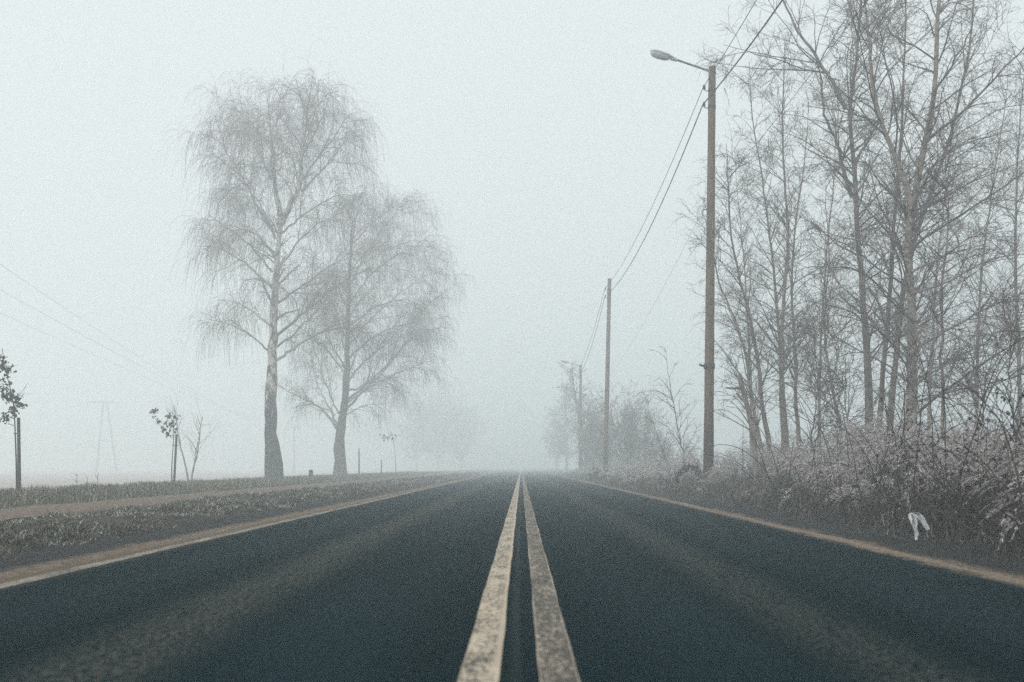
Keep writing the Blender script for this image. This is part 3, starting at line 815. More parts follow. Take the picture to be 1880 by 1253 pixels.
grove_tree('bare_tree', 'second left leaning bare tree behind the lamp pole, bent outward at mid height', 25.0,
  [(1426, 900), (1421, 860), (1403, 765), (1396, 688), (1386, 608), (1372, 560), (1350, 483), (1338, 400), (1335, 330)], 0.105, limb_n=2.2, start=0.22, ext=0.9, limb_len=2.2)
grove_tree('bare_tree', 'bare tree curving gently left at the top behind the slender upright one', 28.5,
  [(1440, 890), (1436, 800), (1432, 619), (1421, 500), (1411, 399), (1403, 339), (1387, 255), (1380, 190)], 0.10, limb_n=2.2, start=0.25, ext=1.2)
grove_tree('bare_tree', 'wavy thin tree between the slender upright tree and the high forked one', 20.0,
  [(1541, 900), (1539, 780), (1530, 720), (1515, 650), (1512, 600), (1520, 520), (1526, 470), (1520, 400)], 0.06, limb_n=2.4, start=0.25, ext=0.8, limb_len=1.7)
for (D, xb, tops, lab, r) in ((33, 1505, [(1505, 700), (1512, 500), (1530, 330), (1540, 200)], 'hazy thin tree further back behind the wavy tree', 0.09),
                              (36, 1700, [(1705, 700), (1720, 480), (1745, 300), (1790, 160)], 'hazy leaning tree far behind the thick pale birch', 0.10),
                              (31, 1795, [(1795, 700), (1800, 520), (1820, 340), (1845, 180)], 'hazy tree at the right edge behind the sweeping branches', 0.10),
                              (27, 1870, [(1868, 700), (1862, 500), (1870, 300), (1885, 120)], 'rightmost hazy tree of the grove cut by the picture edge', 0.10),
                              (34, 1380, [(1378, 700), (1370, 560), (1362, 430), (1352, 330)], 'faint thin tree behind the two left leaning trees', 0.08)):
    grove_tree('bare_tree', lab, D, [(xb, 890)] + tops, r, limb_n=2.2, start=0.18, ext=1.0, limb_len=2.6, dens_=0.9)
# understorey saplings with wide low branches
for (D, xb, tops, lab) in ((17.0, 1560, [(1556, 800), (1545, 700), (1530, 640)], 'low dark sapling in front of the high forked tree'),
                           (16.0, 1640, [(1650, 800), (1665, 700), (1690, 630)], 'low sapling branching in front of the pale birch'),
                           (18.5, 1490, [(1492, 800), (1500, 720), (1495, 600)], 'low bare sapling left of the wavy thin tree'),
                           (14.0, 1800, [(1805, 800), (1815, 700), (1840, 610)], 'spreading sapling among weeds below the sweeping branches'),
                           (13.0, 1868, [(1865, 800), (1850, 720), (1860, 640)], 'spreading sapling at the right picture edge above the brambles')):
    grove_tree('sapling', lab, D, [(xb, 890)] + tops, 0.028, limb_n=5.0, start=0.12, ext=0.4, limb_len=1.5, dens_=1.1, cat='sapling', ang=(30, 65))

# snapped dead trunk near the pole
g0 = P(1392, 880, 22); g0[2] = hgt(g0[0], g0[1])
dt = empty('dead_tree', g0, 'broken dead trunk with short snapped side stubs beside the left leaning trees', 'dead tree')
b = MB()
b.tubes(resample([g0 + [0, 0, -.1], P(1384, 800, 22), P(1372, 745, 22), P(1362, 710, 22), P(1357, 688, 22)], 14), taper(14, .075, .055) * (1 + .06 * rng.normal(0, 1, 14)), 8, cap=True)
b.build('trunk', M['bark_grove'], dt, loc=g0)
for px in ([(1370, 740), (1360, 733), (1352, 722)], [(1375, 760), (1388, 742), (1398, 735)], [(1360, 712), (1346, 714), (1332, 712)]):
    c = MB(); c.tubes(resample([P(a, bb, 22) for a, bb in px], 6), taper(6, .035, .018), 6, cap=True)
    c.build('branch_stub', M['bark_grove'], dt, loc=g0)

# small bare trees further down the right side
grove_tree('bare_tree', 'small bare tree with upright twigs standing between the two nearer poles', 33.0,
  [(1258, 880), (1254, 830), (1243, 770), (1232, 720), (1222, 650)], 0.05, limb_n=3.0, start=0.15, ext=0.2, limb_len=1.7, dens_=0.6, ang=(30, 55))
grove_tree('bare_tree', 'thin leaning bush stem left of the small upright bare tree', 36.0,
  [(1231, 872), (1222, 840), (1208, 800), (1195, 765), (1185, 735)], 0.035, limb_n=2.5, start=0.2, ext=0.2, limb_len=1.3, dens_=0.6, ang=(30, 60))
def shrub(D, xc, ytop, wpx, label):
    "many stemmed bush, rounded, twigs from the ground up"
    g = P(xc, 880, D); g[2] = hgt(g[0], g[1])
    root = empty('bush', g, label, 'bush', 'bushes around the second pole')
    hh = P(xc, ytop, D)[2] - g[2]; ww = wpx * D / F / 2
    n = 26
    a = rng.uniform(0, 2 * np.pi, n); rr = np.sqrt(rng.uniform(0, 1, n))
    st = []
    for i in range(n):
        o = np.array([math.cos(a[i]), math.sin(a[i]) * .8, 0]) * rr[i]
        hi = hh * (1 - .42 * rr[i] ** 2) * rng.uniform(.62, 1.0)
        b0 = g + o * ww * .45 + [0, 0, -.1]
        st.append(gnarl(resample([b0, b0 + o * ww * .18 + [0, 0, hi * .5], g + o * ww * .95 + [0, 0, hi]], 10), .03))
    st = np.array(st); sr = np.full((n, 1), .03) * np.linspace(1, .3, 10)[None]
    m = MB(); m.tubes(st, sr, 5); m.build('stems', M['twig_grove'], root, loc=g)
    m = MB(); k = D / 26
    s1, r1 = spawn(st, sr, 3.0, .05, 1, (20, 65), lambda t, L: hh * rng.uniform(.10, .3, len(t)), 6, .03, .12, .012, .5, .15, rmin=.006 * k); m.tubes(s1, r1, 3)
    s2, r2 = spawn(s1, r1, 3.2, .1, 1, (20, 65), U(.25, .8), 4, .03, .15, .008, .6, .1, rmin=.0042 * k); m.tubes(s2, r2, 3)
    s3, r3 = spawn(s2, r2, 4.0, .1, 1, (20, 70), U(.12, .4), 3, .03, .15, .005, .7, .05, rmin=.0032 * k); m.tubes(s3, r3, 3)
    m.build('crown', M['twig_grove'], root, loc=g)
for a_ in ((64, 1150, 705, 78, 'dense rounded bush of fine twigs close behind the second pole, tallest of the bushes'),
           (62, 1188, 742, 62, 'rounded twiggy bush right of the second pole'),
           (72, 1112, 722, 66, 'twiggy bush left behind the second pole'),
           (82, 1082, 748, 60, 'misty bush between the second pole and the far lamp pole'),
           (58, 1222, 800, 60, 'low twiggy bush right of the other bushes, left of the small upright tree')):
    shrub(*a_)
grove_tree('bare_tree', 'misty thick stemmed tree forking near the far lamp pole', 82.0,
  [(1067, 872), (1066, 820), (1066, 780), (1058, 740), (1052, 700)], 0.30, forks=[([(1066, 790), (1076, 760), (1090, 735)], 0.14, 1.0)], limb_n=3.0, start=0.3, ext=1.0, limb_len=2.6, dens_=0.8)
for (D, xb, top, lab) in ((135, 1040, 735, 'faint tree in the fog left of the far lamp pole'), (170, 1022, 765, 'fainter tree close to the road end on the right')):
    grove_tree('bare_tree', lab, D, [(xb, 872), (xb, 800), (xb - 2, top)], 0.25, limb_n=4.0, start=0.12, ext=1.0, limb_len=4.0, dens_=0.6, fine=0.7)
# fogged trees beyond the left verge
for (D, xb, top, ln, lab) in ((205, 765, 765, 10, 'fogged round tree behind the shorter birch, left of the far three'),
                              (220, 805, 750, 11, 'fogged tree in the middle of the far three on the left'),
                              (235, 848, 780, 11, 'fogged tree nearest the road end, right of the far three')):
    grove_tree('bare_tree', lab, D, [(xb, 872), (xb, 820), (xb + 2, top)], 0.22, limb_n=3.2, start=0.10, ext=1.2, limb_len=ln, dens_=0.45, fine=0.5, ang=(20, 65))

# ------------------------------------------------------------------ poles, lamps, wires
def cable(p0, p1, sag, r, label, n=40):
    p0, p1 = np.asarray(p0, float), np.asarray(p1, float)
    t = np.linspace(0, 1, n)
    q = p0 * (1 - t)[:, None] + p1 * t[:, None]
    q[:, 2] -= 4 * sag * t * (1 - t)
    b = MB(); b.tubes(q, np.full(n, r), 6, cap=True)
    mid = q[n // 2]
    return tag(b.build('overhead_cable', M['cable'], loc=mid), label, 'cable', 'overhead cables along the road')

def pole(D, xb, xt, yt, label, lamp, detail, r0=0.135, r1=0.088):
    base = P(xb, 900, D); base[2] = hgt(base[0], base[1])
    top = P(xt, yt, D)
    root = empty('lamp_pole' if lamp else 'utility_pole', base, label, 'street lamp' if lamp else 'utility pole')
    b = MB(); n = 30
    ax = resample([base + [0, 0, -.3], top], n)
    rr = taper(n, r0, r1)
    b.tubes(ax, rr * (1 + 0.02 * rng.normal(0, 1, n)), 18, cap=True)
    b.build('post', M['pole_wood'], root, loc=base)
    def at(z):
        t = (z - ax[0, 2]) / (ax[-1, 2] - ax[0, 2]); i = t * (n - 1)
        return np.array([np.interp(i, np.arange(n), ax[:, k]) for k in range(3)]), np.interp(i, np.arange(n), rr)
    zt = top[2]
    att = []
    for dz in (0.58, 1.0):
        c, r = at(zt - dz)
        m = MB(); zc = np.array([0, 0, 1.0])
        m.tubes(np.array([c - zc * .035, c + zc * .035]), np.array([r + .008, r + .008]), 16, cap=True)
        bd = m.build('clamp_band', M['metal_dark'], root, loc=base)
        m = MB()
        hk = np.array([c + [-r, 0, -.02], c + [-r - .07, 0, -.02], c + [-r - .10, 0, .02], c + [-r - .10, 0, .11]])
        m.tubes(resample(hk, 8), np.full(8, .011), 6, cap=True)
        hook = m.build('insulator_hook', M['metal_dark'], root, loc=base)
        m = MB(); i0 = c + np.array([-r - .10, 0, .055])
        m.tubes(np.array([i0 + [0, 0, d] for d in (-.035, -.02, 0, .02, .045, .065, .08)]), np.array([.028, .04, .026, .036, .028, .034, .012]), 10, cap=True)
        m.build('insulator', M['porcelain'], hook, loc=base)
        att.append(i0 + [-.03, 0, 0.01])
    if detail:
        c, r = at(P(0, 673, D)[2])
        m = MB(); m.tubes(np.array([c + [0, 0, d] for d in (-.07, -.06, .06, .07)]), np.array([r + .004, r + .022, r + .022, r + .004]), 16, cap=True)
        m.tubes(np.array([c + [-r, 0, .0], c + [-r - .10, -.02, .03], c + [-r - .14, -.02, .05]]), np.array([.025, .03, .02]), 7, cap=True)
        m.build('clamp_collar', M['metal_dark'], root, loc=base)
        c, r = at(P(0, 385, D)[2])
        m = MB(); m.tubes(resample([c + [-r + .01, 0, 0], c + [-r - .09, 0, 0], c + [-r - .10, 0, -.16]], 8), np.full(8, .010), 6, cap=True)
        m.build('bracket', M['metal_dark'], root, loc=base)
        att.append(c + np.array([-r - .09, 0, 0]))
        # climbing bolts and plates up the post
        for yy in (255, 330, 440, 520, 560, 600, 640, 720, 760, 800, 840):
            c, r = at(P(0, yy, D)[2])
            m = MB(); m.box(c + [0.01, -r - .004, 0], (.05, .02, .035), bevel=.004)
            m.build('bolt', M['metal_dark'], root, loc=base)
    if lamp:
        # bracket arm out over the road, slightly raised
        a0, r = at(zt - 0.13)
        hd0 = a0 + np.array([-0.90, -0.10, 0.265]); hd1 = a0 + np.array([-1.55, -0.17, 0.44])
        m = MB(); m.tubes(resample([a0 + [.10, 0.01, -.03], a0, a0 + (hd0 - a0) * .5, hd0 + (hd1 - hd0) * .05], 12), np.full(12, .026), 10, cap=True)
        m.tubes(np.array([a0 + [-.02, -.11, -.06], a0 + [-.02, .11, -.06]]), np.array([.018, .018]), 8, cap=True)
        arm = m.build('lamp_arm', M['metal_grey'], root, loc=base)
        d = norm(hd1 - hd0); s = norm(np.cross(d, [0, 0, 1.0])); u = np.cross(s, d)
        ts = np.linspace(0, 1, 15); L = np.linalg.norm(hd1 - hd0)
        prof = np.interp(ts, [0, .06, .12, .22, .3, .6, .85, .95, 1], [.035, .045, .06, .075, .105, .125, .115, .085, .03])
        m = MB(); N_ = 15; K = 12
        V = []
        for i, tt in enumerate(ts):
            for kk in range(K + 1):
                a = math.pi * kk / K
                V.append(hd0 + d * L * tt + s * math.cos(a) * prof[i] * 1.05 + u * (math.sin(a) ** 0.7) * prof[i] * 0.80)
        Q = [[i * (K + 1) + kk, i * (K + 1) + kk + 1, (i + 1) * (K + 1) + kk + 1, (i + 1) * (K + 1) + kk] for i in range(N_ - 1) for kk in range(K)]
        Q += [[i * (K + 1), (i + 1) * (K + 1), (i + 1) * (K + 1) + K, i * (K + 1) + K] for i in range(N_ - 1)]
        m.add(V, Q)
        m.tubes(np.array([hd0 - d * .03, hd0 + d * .14]), np.array([.045, .058]), 10, cap=True)
        head = m.build('lamp_head', M['lamp_cap'], root, loc=base)
        m = MB(); V = []
        ts2 = np.linspace(.22, 1.0, 13); pr2 = np.interp(ts2, [.22, .28, .4, .65, .88, .96, 1], [.02, .07, .10, .115, .10, .06, .01])
        for i, tt in enumerate(ts2):
            for kk in range(K + 1):
                a = math.pi + math.pi * kk / K
                V.append(hd0 + d * L * tt + s * math.cos(a) * pr2[i] + u * (math.sin(a) * pr2[i] * 1.0 - .003))
        Q = [[i * (K + 1) + kk, i * (K + 1) + kk + 1, (i + 1) * (K + 1) + kk + 1, (i + 1) * (K + 1) + kk] for i in range(12) for kk in range(K)]
        m.add(V, Q)
        m.build('lamp_bowl', M['lamp_bowl'], head, loc=base)
    return att, at

D1, D2, D3 = 24.6, 52.0, 79.0
a1, at1 = pole(D1, 1300, 1307.5, 123, 'tall weathered wooden pole with a grey street lamp, nearest of the row', True, True)
a2, at2 = pole(D2, 1111, 1119, 512, 'plain wooden utility pole without lamp, second along the verge', False, False, 0.14, 0.095)
a3, at3 = pole(D3, 1066, 1066, 670, 'misty wooden pole with a street lamp, farthest of the row', True, False, 0.13, 0.10)
nb = np.array([4.7, -3.0, 0])
cable(a1[0], nb + [-.05, 0, 10.0], 0.62, 0.0085, 'thin upper cable climbing from the lamp pole over the camera')
cable(a1[1], nb + [.25, 0, 9.6], 0.95, 0.016, 'thick lower cable climbing from the lamp pole over the camera')
cable(a1[0], a2[0], 0.55, 0.009, 'upper cable running from the lamp pole to the second pole')
cable(a1[1], a2[1], 0.75, 0.015, 'thick lower cable running from the lamp pole to the second pole')
cable(a2[0], a3[0], 0.5, 0.012, 'upper cable from the second pole into the fog')
cable(a2[1], a3[1], 0.7, 0.014, 'lower cable from the second pole into the fog')
cable(a1[2], np.array([5.1, -3.0, 7.9]), 0.35, 0.0045, 'fine wire from the pole bracket rising in front of the bare trees')
cable(a1[2], at2(P(0, 700, D2)[2])[0] + [-.11, 0, 0], 0.35, 0.003, 'fine wire from the pole bracket sinking towards the second pole')
b_ = np.array([3.6, 106.0, 9.0])
# power line across the field on the left
pw = P(540, 875, 184.0); pw[2] = hgt(pw[0], pw[1])
def field_pole(D, xb, yt, label, aframe):
    g = P(xb, 880, D); g[2] = hgt(g[0], g[1]); zt = P(xb, yt, D)[2]
    root = empty('power_pylon', g, label, 'power pole')
    b = MB()
    top = np.array([g[0], g[1], zt])
    if aframe:
        for s in (-1, 1):
            b.tubes(resample([g + [s * 2.0 + .6, 0, -.3], top + [s * .3 + .3, 0, .2]], 10), taper(10, .24, .17), 10, cap=True)
        b.box((g[0] + .4, g[1], g[2] + (zt - g[2]) * .45), (2.2, .15, .18))
        w_ = 6.2
    else:
        b.tubes(resample([g + [0, 0, -.3], top + [0, 0, .3]], 10), taper(10, .28, .2), 10, cap=True); w_ = 2.6
    b.build('post', M['concrete'], root, loc=g)
    b = MB(); b.box(top + [0, -.28, -.1], (w_, .2, .28)); b.build('crossarm', M['metal_grey'], root, loc=g)
    at = []
    for s in (-.47, 0, .47):
        m = MB(); c = top + np.array([s * w_, -.28, -.1])
        m.tubes(np.array([c + [0, 0, d] for d in (-.14, -.3, -.45, -.6, -.75)]), np.array([.06, .13, .07, .13, .05]), 8, cap=True)
        m.build('insulator', M['porcelain'], root, loc=g); at.append(c + [0, 0, -.75])
    return at
field_pole(190.0, 190, 738, 'ghostly A shaped power pole with wide crossarm standing in the foggy field', True)
f2 = field_pole(215.0, 540, 785, 'barely visible single power pole in the fog behind the tall birch', False)
for k, (y0, lab) in enumerate(((457, 'highest of three faint cables crossing the foggy field at left'), (515, 'middle of three faint cables crossing the foggy field at left'), (565, 'lowest of three faint cables crossing the foggy field at left'))):
    D0 = 42.0 + 6 * k
    p0 = P(0, y0, D0)
    p1 = f2[k]
    q0 = p0 + (p0 - p1) * 0.12
    q0[2] = p0[2] + 0.3
    o = cable(q0, p1, (2.0, 1.5, 1.2)[k], 0.006, lab); o['group'] = 'faint field cables'

# ------------------------------------------------------------------ saplings, stakes, posts on the left
def leaf_set(b, anchors, size, mat=0, hang=0.8):
    "drooping curled leaves at the anchor points"
    k = len(anchors)
    d = norm(rng.normal(0, .8, (k, 3)) * [1, 1, .7] + [0, 0, -hang])
    sd = norm(np.cross(d, rng.normal(0, 1, (k, 3))))
    up = np.cross(sd, d)
    Ls = size * rng.uniform(.6, 1.3, k)[:, None]
    t = np.linspace(0, 1, 5)
    pts = np.stack([anchors + d * Ls * tt + up * Ls * .5 * math.sin(tt * 3.0) for tt in t], 1)
    W = Ls * np.array([.06, .30, .36, .24, .02])[None]
    b.ribbons(pts, W, sd, mat)

def young_tree(D, xb, yb, stem, branches, leaves, nl, size, label, stake_px, stake_label, r0=0.022):
    g = P(xb, yb, D); g[2] = hgt(g[0], g[1])
    root = empty('sapling', g, label, 'sapling', 'staked saplings on the grass bank')
    b = MB()
    st = resample([g + [0, 0, -.05]] + [P(x, y, D) for x, y in stem], 14)
    b.tubes(st, taper(14, r0, r0 * .3), 7, cap=True)
    b.build('trunk', M['stake'], root, loc=g)
    c = MB(); bp = []
    for px in branches:
        p = resample([P(x, y, D) + [0, dy, 0] for (x, y), dy in zip(px, np.linspace(0, rng.uniform(-.25, .25), len(px)))], 8)
        bp.append(p); c.tubes(p, taper(8, r0 * .42, r0 * .15), 4)
    bp = np.array(bp)
    s1, r1 = spawn(bp, np.full(bp.shape[:2], r0 * .3), 4.0, .2, 1, (25, 60), U(.1, .3), 4, .05, .15, .004, .6)
    c.tubes(s1, r1, 3)
    c.build('crown', M['stake'], root, loc=g)
    lf = MB()
    an = []
    for (x, y, rad, cnt) in leaves:
        q = P(x, y, D); an.append(q + rng.normal(0, 1, (cnt, 3)) * np.array([.5, .5, .55]) * rad * D / F)
    leaf_set(lf, np.concatenate(an), size)
    lf.build('foliage', M['dark_leaf'], root, loc=g)
    if stake_px:
        (x0, y0), (x1, y1) = stake_px
        g2 = P(x1, yb, D - .06); g2[2] = hgt(g2[0], g2[1])
        tp = P(x0, y0, D - .06)
        m = MB(); m.tubes(np.array([g2 + [0, 0, -.1], tp + [0, 0, -.02], tp]), np.array([.036, .034, .028]), 9, cap=True)
        tie = P(x0, y0 + 30 * 21 / D, D - .06)
        sk = empty('tree_stake', g2, stake_label, 'stake', 'stakes beside the saplings')
        m.build('post', M['stake'], sk, loc=g2)
        m = MB(); stp = np.interp(tie[2], st[:, 2], st[:, 0])
        m.tubes(np.array([tie + [.03, 0, 0], [stp - .03, D, tie[2]]]), np.array([.012, .012]), 5, cap=True)
        m.build('tie', M['metal_dark'], sk, loc=g2)

young_tree(21.4, 31, 914, [(30, 850), (28, 800), (27, 768), (25, 740), (20, 715), (12, 690), (6, 660), (4, 640)],
           [[(27, 770), (18, 765), (8, 760)], [(26, 750), (38, 730), (58, 712)], [(22, 722), (10, 712), (-6, 705)], [(14, 695), (18, 678), (20, 672)], [(25, 782), (14, 778), (12, 780)], [(26, 745), (32, 735), (36, 718)]],
           [(4, 664, 14, 30), (12, 678, 8, 16), (4, 705, 14, 26), (12, 722, 14, 36), (24, 728, 12, 32), (33, 737, 8, 14), (9, 768, 8, 16), (22, 755, 10, 22), (43, 744, 4, 6), (-6, 680, 20, 40)],
           0, 0.085, 'staked sapling with clumps of dark withered leaves at the left picture edge', [(34, 767), (36, 912)], 'dark wooden stake tied to the sapling at the left picture edge')
young_tree(31.0, 316, 897, [(315, 860), (317, 830), (319, 805), (319, 785), (314, 765), (305, 750)],
           [[(317, 805), (305, 790), (290, 775), (280, 755)], [(318, 795), (320, 775), (318, 752)], [(318, 800), (310, 800), (306, 790)], [(319, 785), (325, 770), (322, 755)]],
           [(283, 755, 8, 18), (291, 772, 7, 16), (311, 765, 7, 14), (309, 782, 9, 18), (318, 780, 8, 14), (303, 790, 5, 6), (310, 800, 4, 5), (324, 765, 5, 6)],
           0, 0.10, 'slim staked sapling with few curled brown leaves before the misty field', [(324, 798), (319, 897)], 'thin stake leaning against the slim sapling before the misty field', r0=0.02)
g0 = P(349, 885, 44); g0[2] = hgt(g0[0], g0[1])
vt = empty('bare_sapling', g0, 'bare two stemmed sapling spreading in a V behind the slim staked one', 'sapling')
b = MB(); c = MB()
stems = [[(347, 884), (340, 855), (334, 830), (328, 808), (324, 770), (320, 745)], [(351, 884), (355, 860), (362, 840), (365, 810), (368, 785), (372, 765)], [(351, 884), (357, 855), (358, 835), (366, 800)]]
sp_ = np.array([gnarl(resample([P(x, y, 44) for x, y in s], 12), .01) for s in stems]); sp_[:, 0, 2] = g0[2] - .05
sr_ = np.array([taper(12, .045, .012)] * 3); sr_[2] *= .6
b.tubes(sp_, sr_, 7); b.build('trunk', M['bark_grove'], vt, loc=g0)
l1, lr1 = spawn(sp_, sr_, 3.6, .3, 1, (25, 55), U(.5, 1.5), 6, .02, .1, .013, .6, .1); c.tubes(l1, lr1, 4)
l2, lr2 = spawn(l1, lr1, 3.5, .2, 1, (25, 55), U(.25, .7), 4, .03, .12, .007, .7, .05); c.tubes(l2, lr2, 3)
l3, lr3 = spawn(l2, lr2, 3.5, .2, 1, (25, 60), U(.12, .4), 3, .03, .12, .005, .7); c.tubes(l3, lr3, 3)
c.build('crown', M['twig_birch'], vt, loc=g0)

g0 = P(571, 880, 50); g0[2] = hgt(g0[0], g0[1])
b = MB(); b.box(g0 + [0, 0, .16], (.20, .18, .55), bevel=.02); b.box(g0 + [0, 0, .455], (.15, .13, .05), bevel=.015)
tag(b.build('marker_stone', M['concrete'], loc=g0), 'squat concrete marker post on the grass between the two birches', 'marker post')
def thin_post(D, x, yt, r, label, name='fence_post'):
    g = P(x, 880, D); g[2] = hgt(g[0], g[1]); t = P(x, yt, D)
    b = MB(); b.tubes(resample([g + [0, 0, -.1], g * .5 + np.array([t[0] + .02, t[1], t[2]]) * .5, t], 8), taper(8, r, r * .7), 7, cap=True)
    if name == 'dry_stalk':
        p = resample([g, t], 8)[None]; s, r_ = spawn(p, np.full((1, 8), r), 9, .4, 1, (25, 50), U(.08, .25), 3, 0, .1, .012, .8); b.tubes(s, r_, 3)
    tag(b.build(name, M['stake'], loc=g), label, 'post' if name == 'fence_post' else 'plant')
thin_post(66, 659, 824, .055, 'thin tall wooden post just right of the shorter birch')
thin_post(72, 700, 845, .05, 'low thin wooden post standing beyond the tall thin post')
for x, yt, lab in ((141, 870, 'dry stalk standing alone at the field edge, farthest left'), (160, 876, 'dry stalk in the middle of the three at the field edge'), (179, 872, 'dry stalk nearest the ghostly power pole, at the field edge')):
    thin_post(40, x, yt, .012, lab, 'dry_stalk')
young_tree(74, 727, 880, [(726, 850), (725, 825), (722, 808)], [[(725, 820), (718, 806), (708, 801)], [(724, 812), (728, 800), (724, 792)]],
           [(705, 801, 5, 14), (714, 803, 5, 14), (722, 800, 4, 8)], 0, .16, 'faint young tree with a leaning tuft of leaves right of the shorter birch', None, None, r0=.035)

# ------------------------------------------------------------------ weeds and brush on the right verge
def weed(b, base, hgt_, lean, n_fil, mat_s, mat_p, plume=0.4, fil=(.05, .13), curl=1.0, thick=1.0, leaves=0, azim=None):
    "frosted goldenrod-like stalks: arching stem, one-sided curling plume; base (k,3)"
    k = len(base)
    a = rng.uniform(0, 2 * np.pi, k) if azim is None else azim
    out = np.stack([np.cos(a), np.sin(a), np.zeros(k)], 1)
    ln = lean * rng.uniform(.15, 1, k)
    segs = 9
    t = np.linspace(0, 1, segs + 1)
    pts = np.stack([base + hgt_[:, None] * (np.array([0, 0, 1.0]) * (tt - .35 * ln[:, None] * tt ** 3) + out * (ln[:, None] * tt ** 2.2)) for tt in t], 1)
    pts[:, 1:] += rng.normal(0, .008, (k, segs, 3))
    R = np.full((k, 1), .0042 * thick) * (1 - .7 * t)[None]
    b.tubes(pts, R, 3, mat_s)
    # arching fronds, each combed with short frosted filaments
    m = k * n_fil
    ix = np.repeat(np.arange(k), n_fil)
    tt = 1 - plume * rng.uniform(0, 1, m) ** 1.1
    f = tt * segs; i = np.minimum(f.astype(int), segs - 1); al = (f - i)[:, None]
    p = pts[ix, i] * (1 - al) + pts[ix, i + 1] * al
    T = norm(pts[ix, i + 1] - pts[ix, i])
    d = norm(T * .8 + rng.normal(0, .34, (m, 3)) + out[ix] * .7 + [0, 0, .35])
    L = rng.uniform(*fil, m) * (1.2 - .6 * (tt - (1 - plume)) / plume)
    q = [p]
    for s in range(5):
        d = norm(d + out[ix] * .16 * curl + np.array([0, 0, -.36 * curl]) + rng.normal(0, .08, (m, 3)))
        p = p + d * (L / 5)[:, None]; q.append(p)
    Fp = np.stack(q, 1)
    b.tubes(Fp, np.full((m, 1), .0026 * thick) * np.array([1, 1, .95, .85, .7, .4])[None], 3, mat_p)
    nf = 20
    jx = np.repeat(np.arange(m), nf); M_ = len(jx)
    u = np.minimum(rng.uniform(.10, 1, M_) * 5, 4.999); i = np.minimum(u.astype(int), 4); al = (u - i)[:, None]
    p = Fp[jx, i] * (1 - al) + Fp[jx, i + 1] * al
    T = norm(Fp[jx, i + 1] - Fp[jx, i])
    d = norm(T * .8 + rng.normal(0, .5, (M_, 3)) + [0, 0, .30])
    L2 = rng.uniform(.014, .034, M_)[:, None] * thick ** .5
    P2 = np.stack([p, p + d * L2 * .55, p + norm(d + [0, 0, -.35]) * L2], 1)
    b.ribbons(P2, rng.uniform(.0014, .0028, M_)[:, None] * thick * np.array([.8, 1, .4])[None], norm(np.cross(d, rng.normal(0, 1, (M_, 3)))), mat_p)
    if leaves:
        an = pts[np.repeat(np.arange(k), leaves), rng.integers(2, segs - 1, k * leaves)] + rng.normal(0, .015, (k * leaves, 3))
        leaf_set(b, an, .04, 2)

def clump_positions(n, x0, x1, y0, y1):
    x, y = scatter(n, x0, x1, y0, y1)
    return np.stack([x, y, hgt(x, y) - .02], 1)

# the mass of weeds as one body of undergrowth
b = MB()
def low_by_pole(p):
    "the growth stays low round the foot of the lamp pole"
    return 1 - .80 * stepf(p[:, 1], 14, 18) * (1 - stepf(p[:, 1], 34, 42)) * (1 - stepf(p[:, 0], 4.7, 5.4))
def clustered(n, per, rad, x0, x1, y0, y1):
    "stems grouped in stands that lean the same way"
    c = clump_positions(n, x0, x1, y0, y1)
    az = rng.normal(math.pi, 1.3, n); hh = rng.uniform(.62, 1.2, n)
    ix = np.repeat(np.arange(n), per)
    p = c[ix] + rng.normal(0, rad, (len(ix), 3)) * [1, 1, 0]
    p[:, 2] = hgt(p[:, 0], p[:, 1]) - .02
    return p, az[ix] + rng.normal(0, .4, len(ix)), hh[ix] * rng.uniform(.8, 1.12, len(ix))
p, az, h = clustered(145, 9, .17, 3.75, 9.0, 6.2, 34)
kp = (low_by_pole(p) > .75) | (rng.uniform(0, 1, len(p)) < .12); p, az, h = p[kp], az[kp], h[kp]
h = h * np.clip(.58 + (p[:, 0] - 3.6) * .38, .45, 1.32) * low_by_pole(p)
weed(b, p, h, .6, 10, 0, 1, .34, fil=(.16, .38), leaves=0, azim=az)
p = clump_positions(800, 3.25, 8.0, 5.6, 30); k = len(p)
h = rng.uniform(.25, .8, k) * np.clip(.45 + (p[:, 0] - 3.3) * .5, .35, 1.1) * low_by_pole(p)
weed(b, p, h, .9, 3, 0, 0, .35, fil=(.08, .2), leaves=1)
p = clump_positions(600, 3.6, 8.5, 30, 75); k = len(p)
h = rng.uniform(.4, 1.15, k) * np.clip(.55 + (p[:, 0] - 3.6) * .35, .4, 1.1)
weed(b, p, h, .6, 8, 0, 1, .45, fil=(.12, .3), thick=2.0)
# tangled stems crossing in all directions
p = clump_positions(1000, 3.3, 9.0, 5.6, 26); p = p[low_by_pole(p) > .9]; k = len(p)
par = np.stack([p, p + [0, 0, .12], p + [0, 0, .24]], 1)
s, r = spawn(par, np.full((k, 3), .02), 5, .2, 1, (20, 75), U(.4, 1.3), 7, .16, .14, .006, .5, .25); b.tubes(s, r, 3, 0)
s2, r2 = spawn(s, r, 4.0, .2, 1, (25, 70), U(.1, .4), 4, .12, .18, .004, .7); b.tubes(s2, r2, 3, 0)
leaf_set(b, s2[s2[:, -1, 2] < .75][::4, -1], .045, 2)
p = clump_positions(260, 3.6, 6.0, 5.6, 24); p = p[low_by_pole(p) > .9]; k = len(p)
par = np.stack([p, p + [0, 0, .12], p + [0, 0, .24]], 1)
s, r = spawn(par, np.full((k, 3), .02), 4, .2, 1, (5, 40), U(.9, 2.0), 12, .30, .05, .0075, .5, .9, tip=.4, rmin=.006); b.tubes(s, r, 4, 0)
tag(b.build('undergrowth', [M['stalk'], M['plume'], M['dark_leaf']]), 'tangle of frosted weeds and dry stalks below the bare trees on the right verge', 'weeds', kind='stuff')

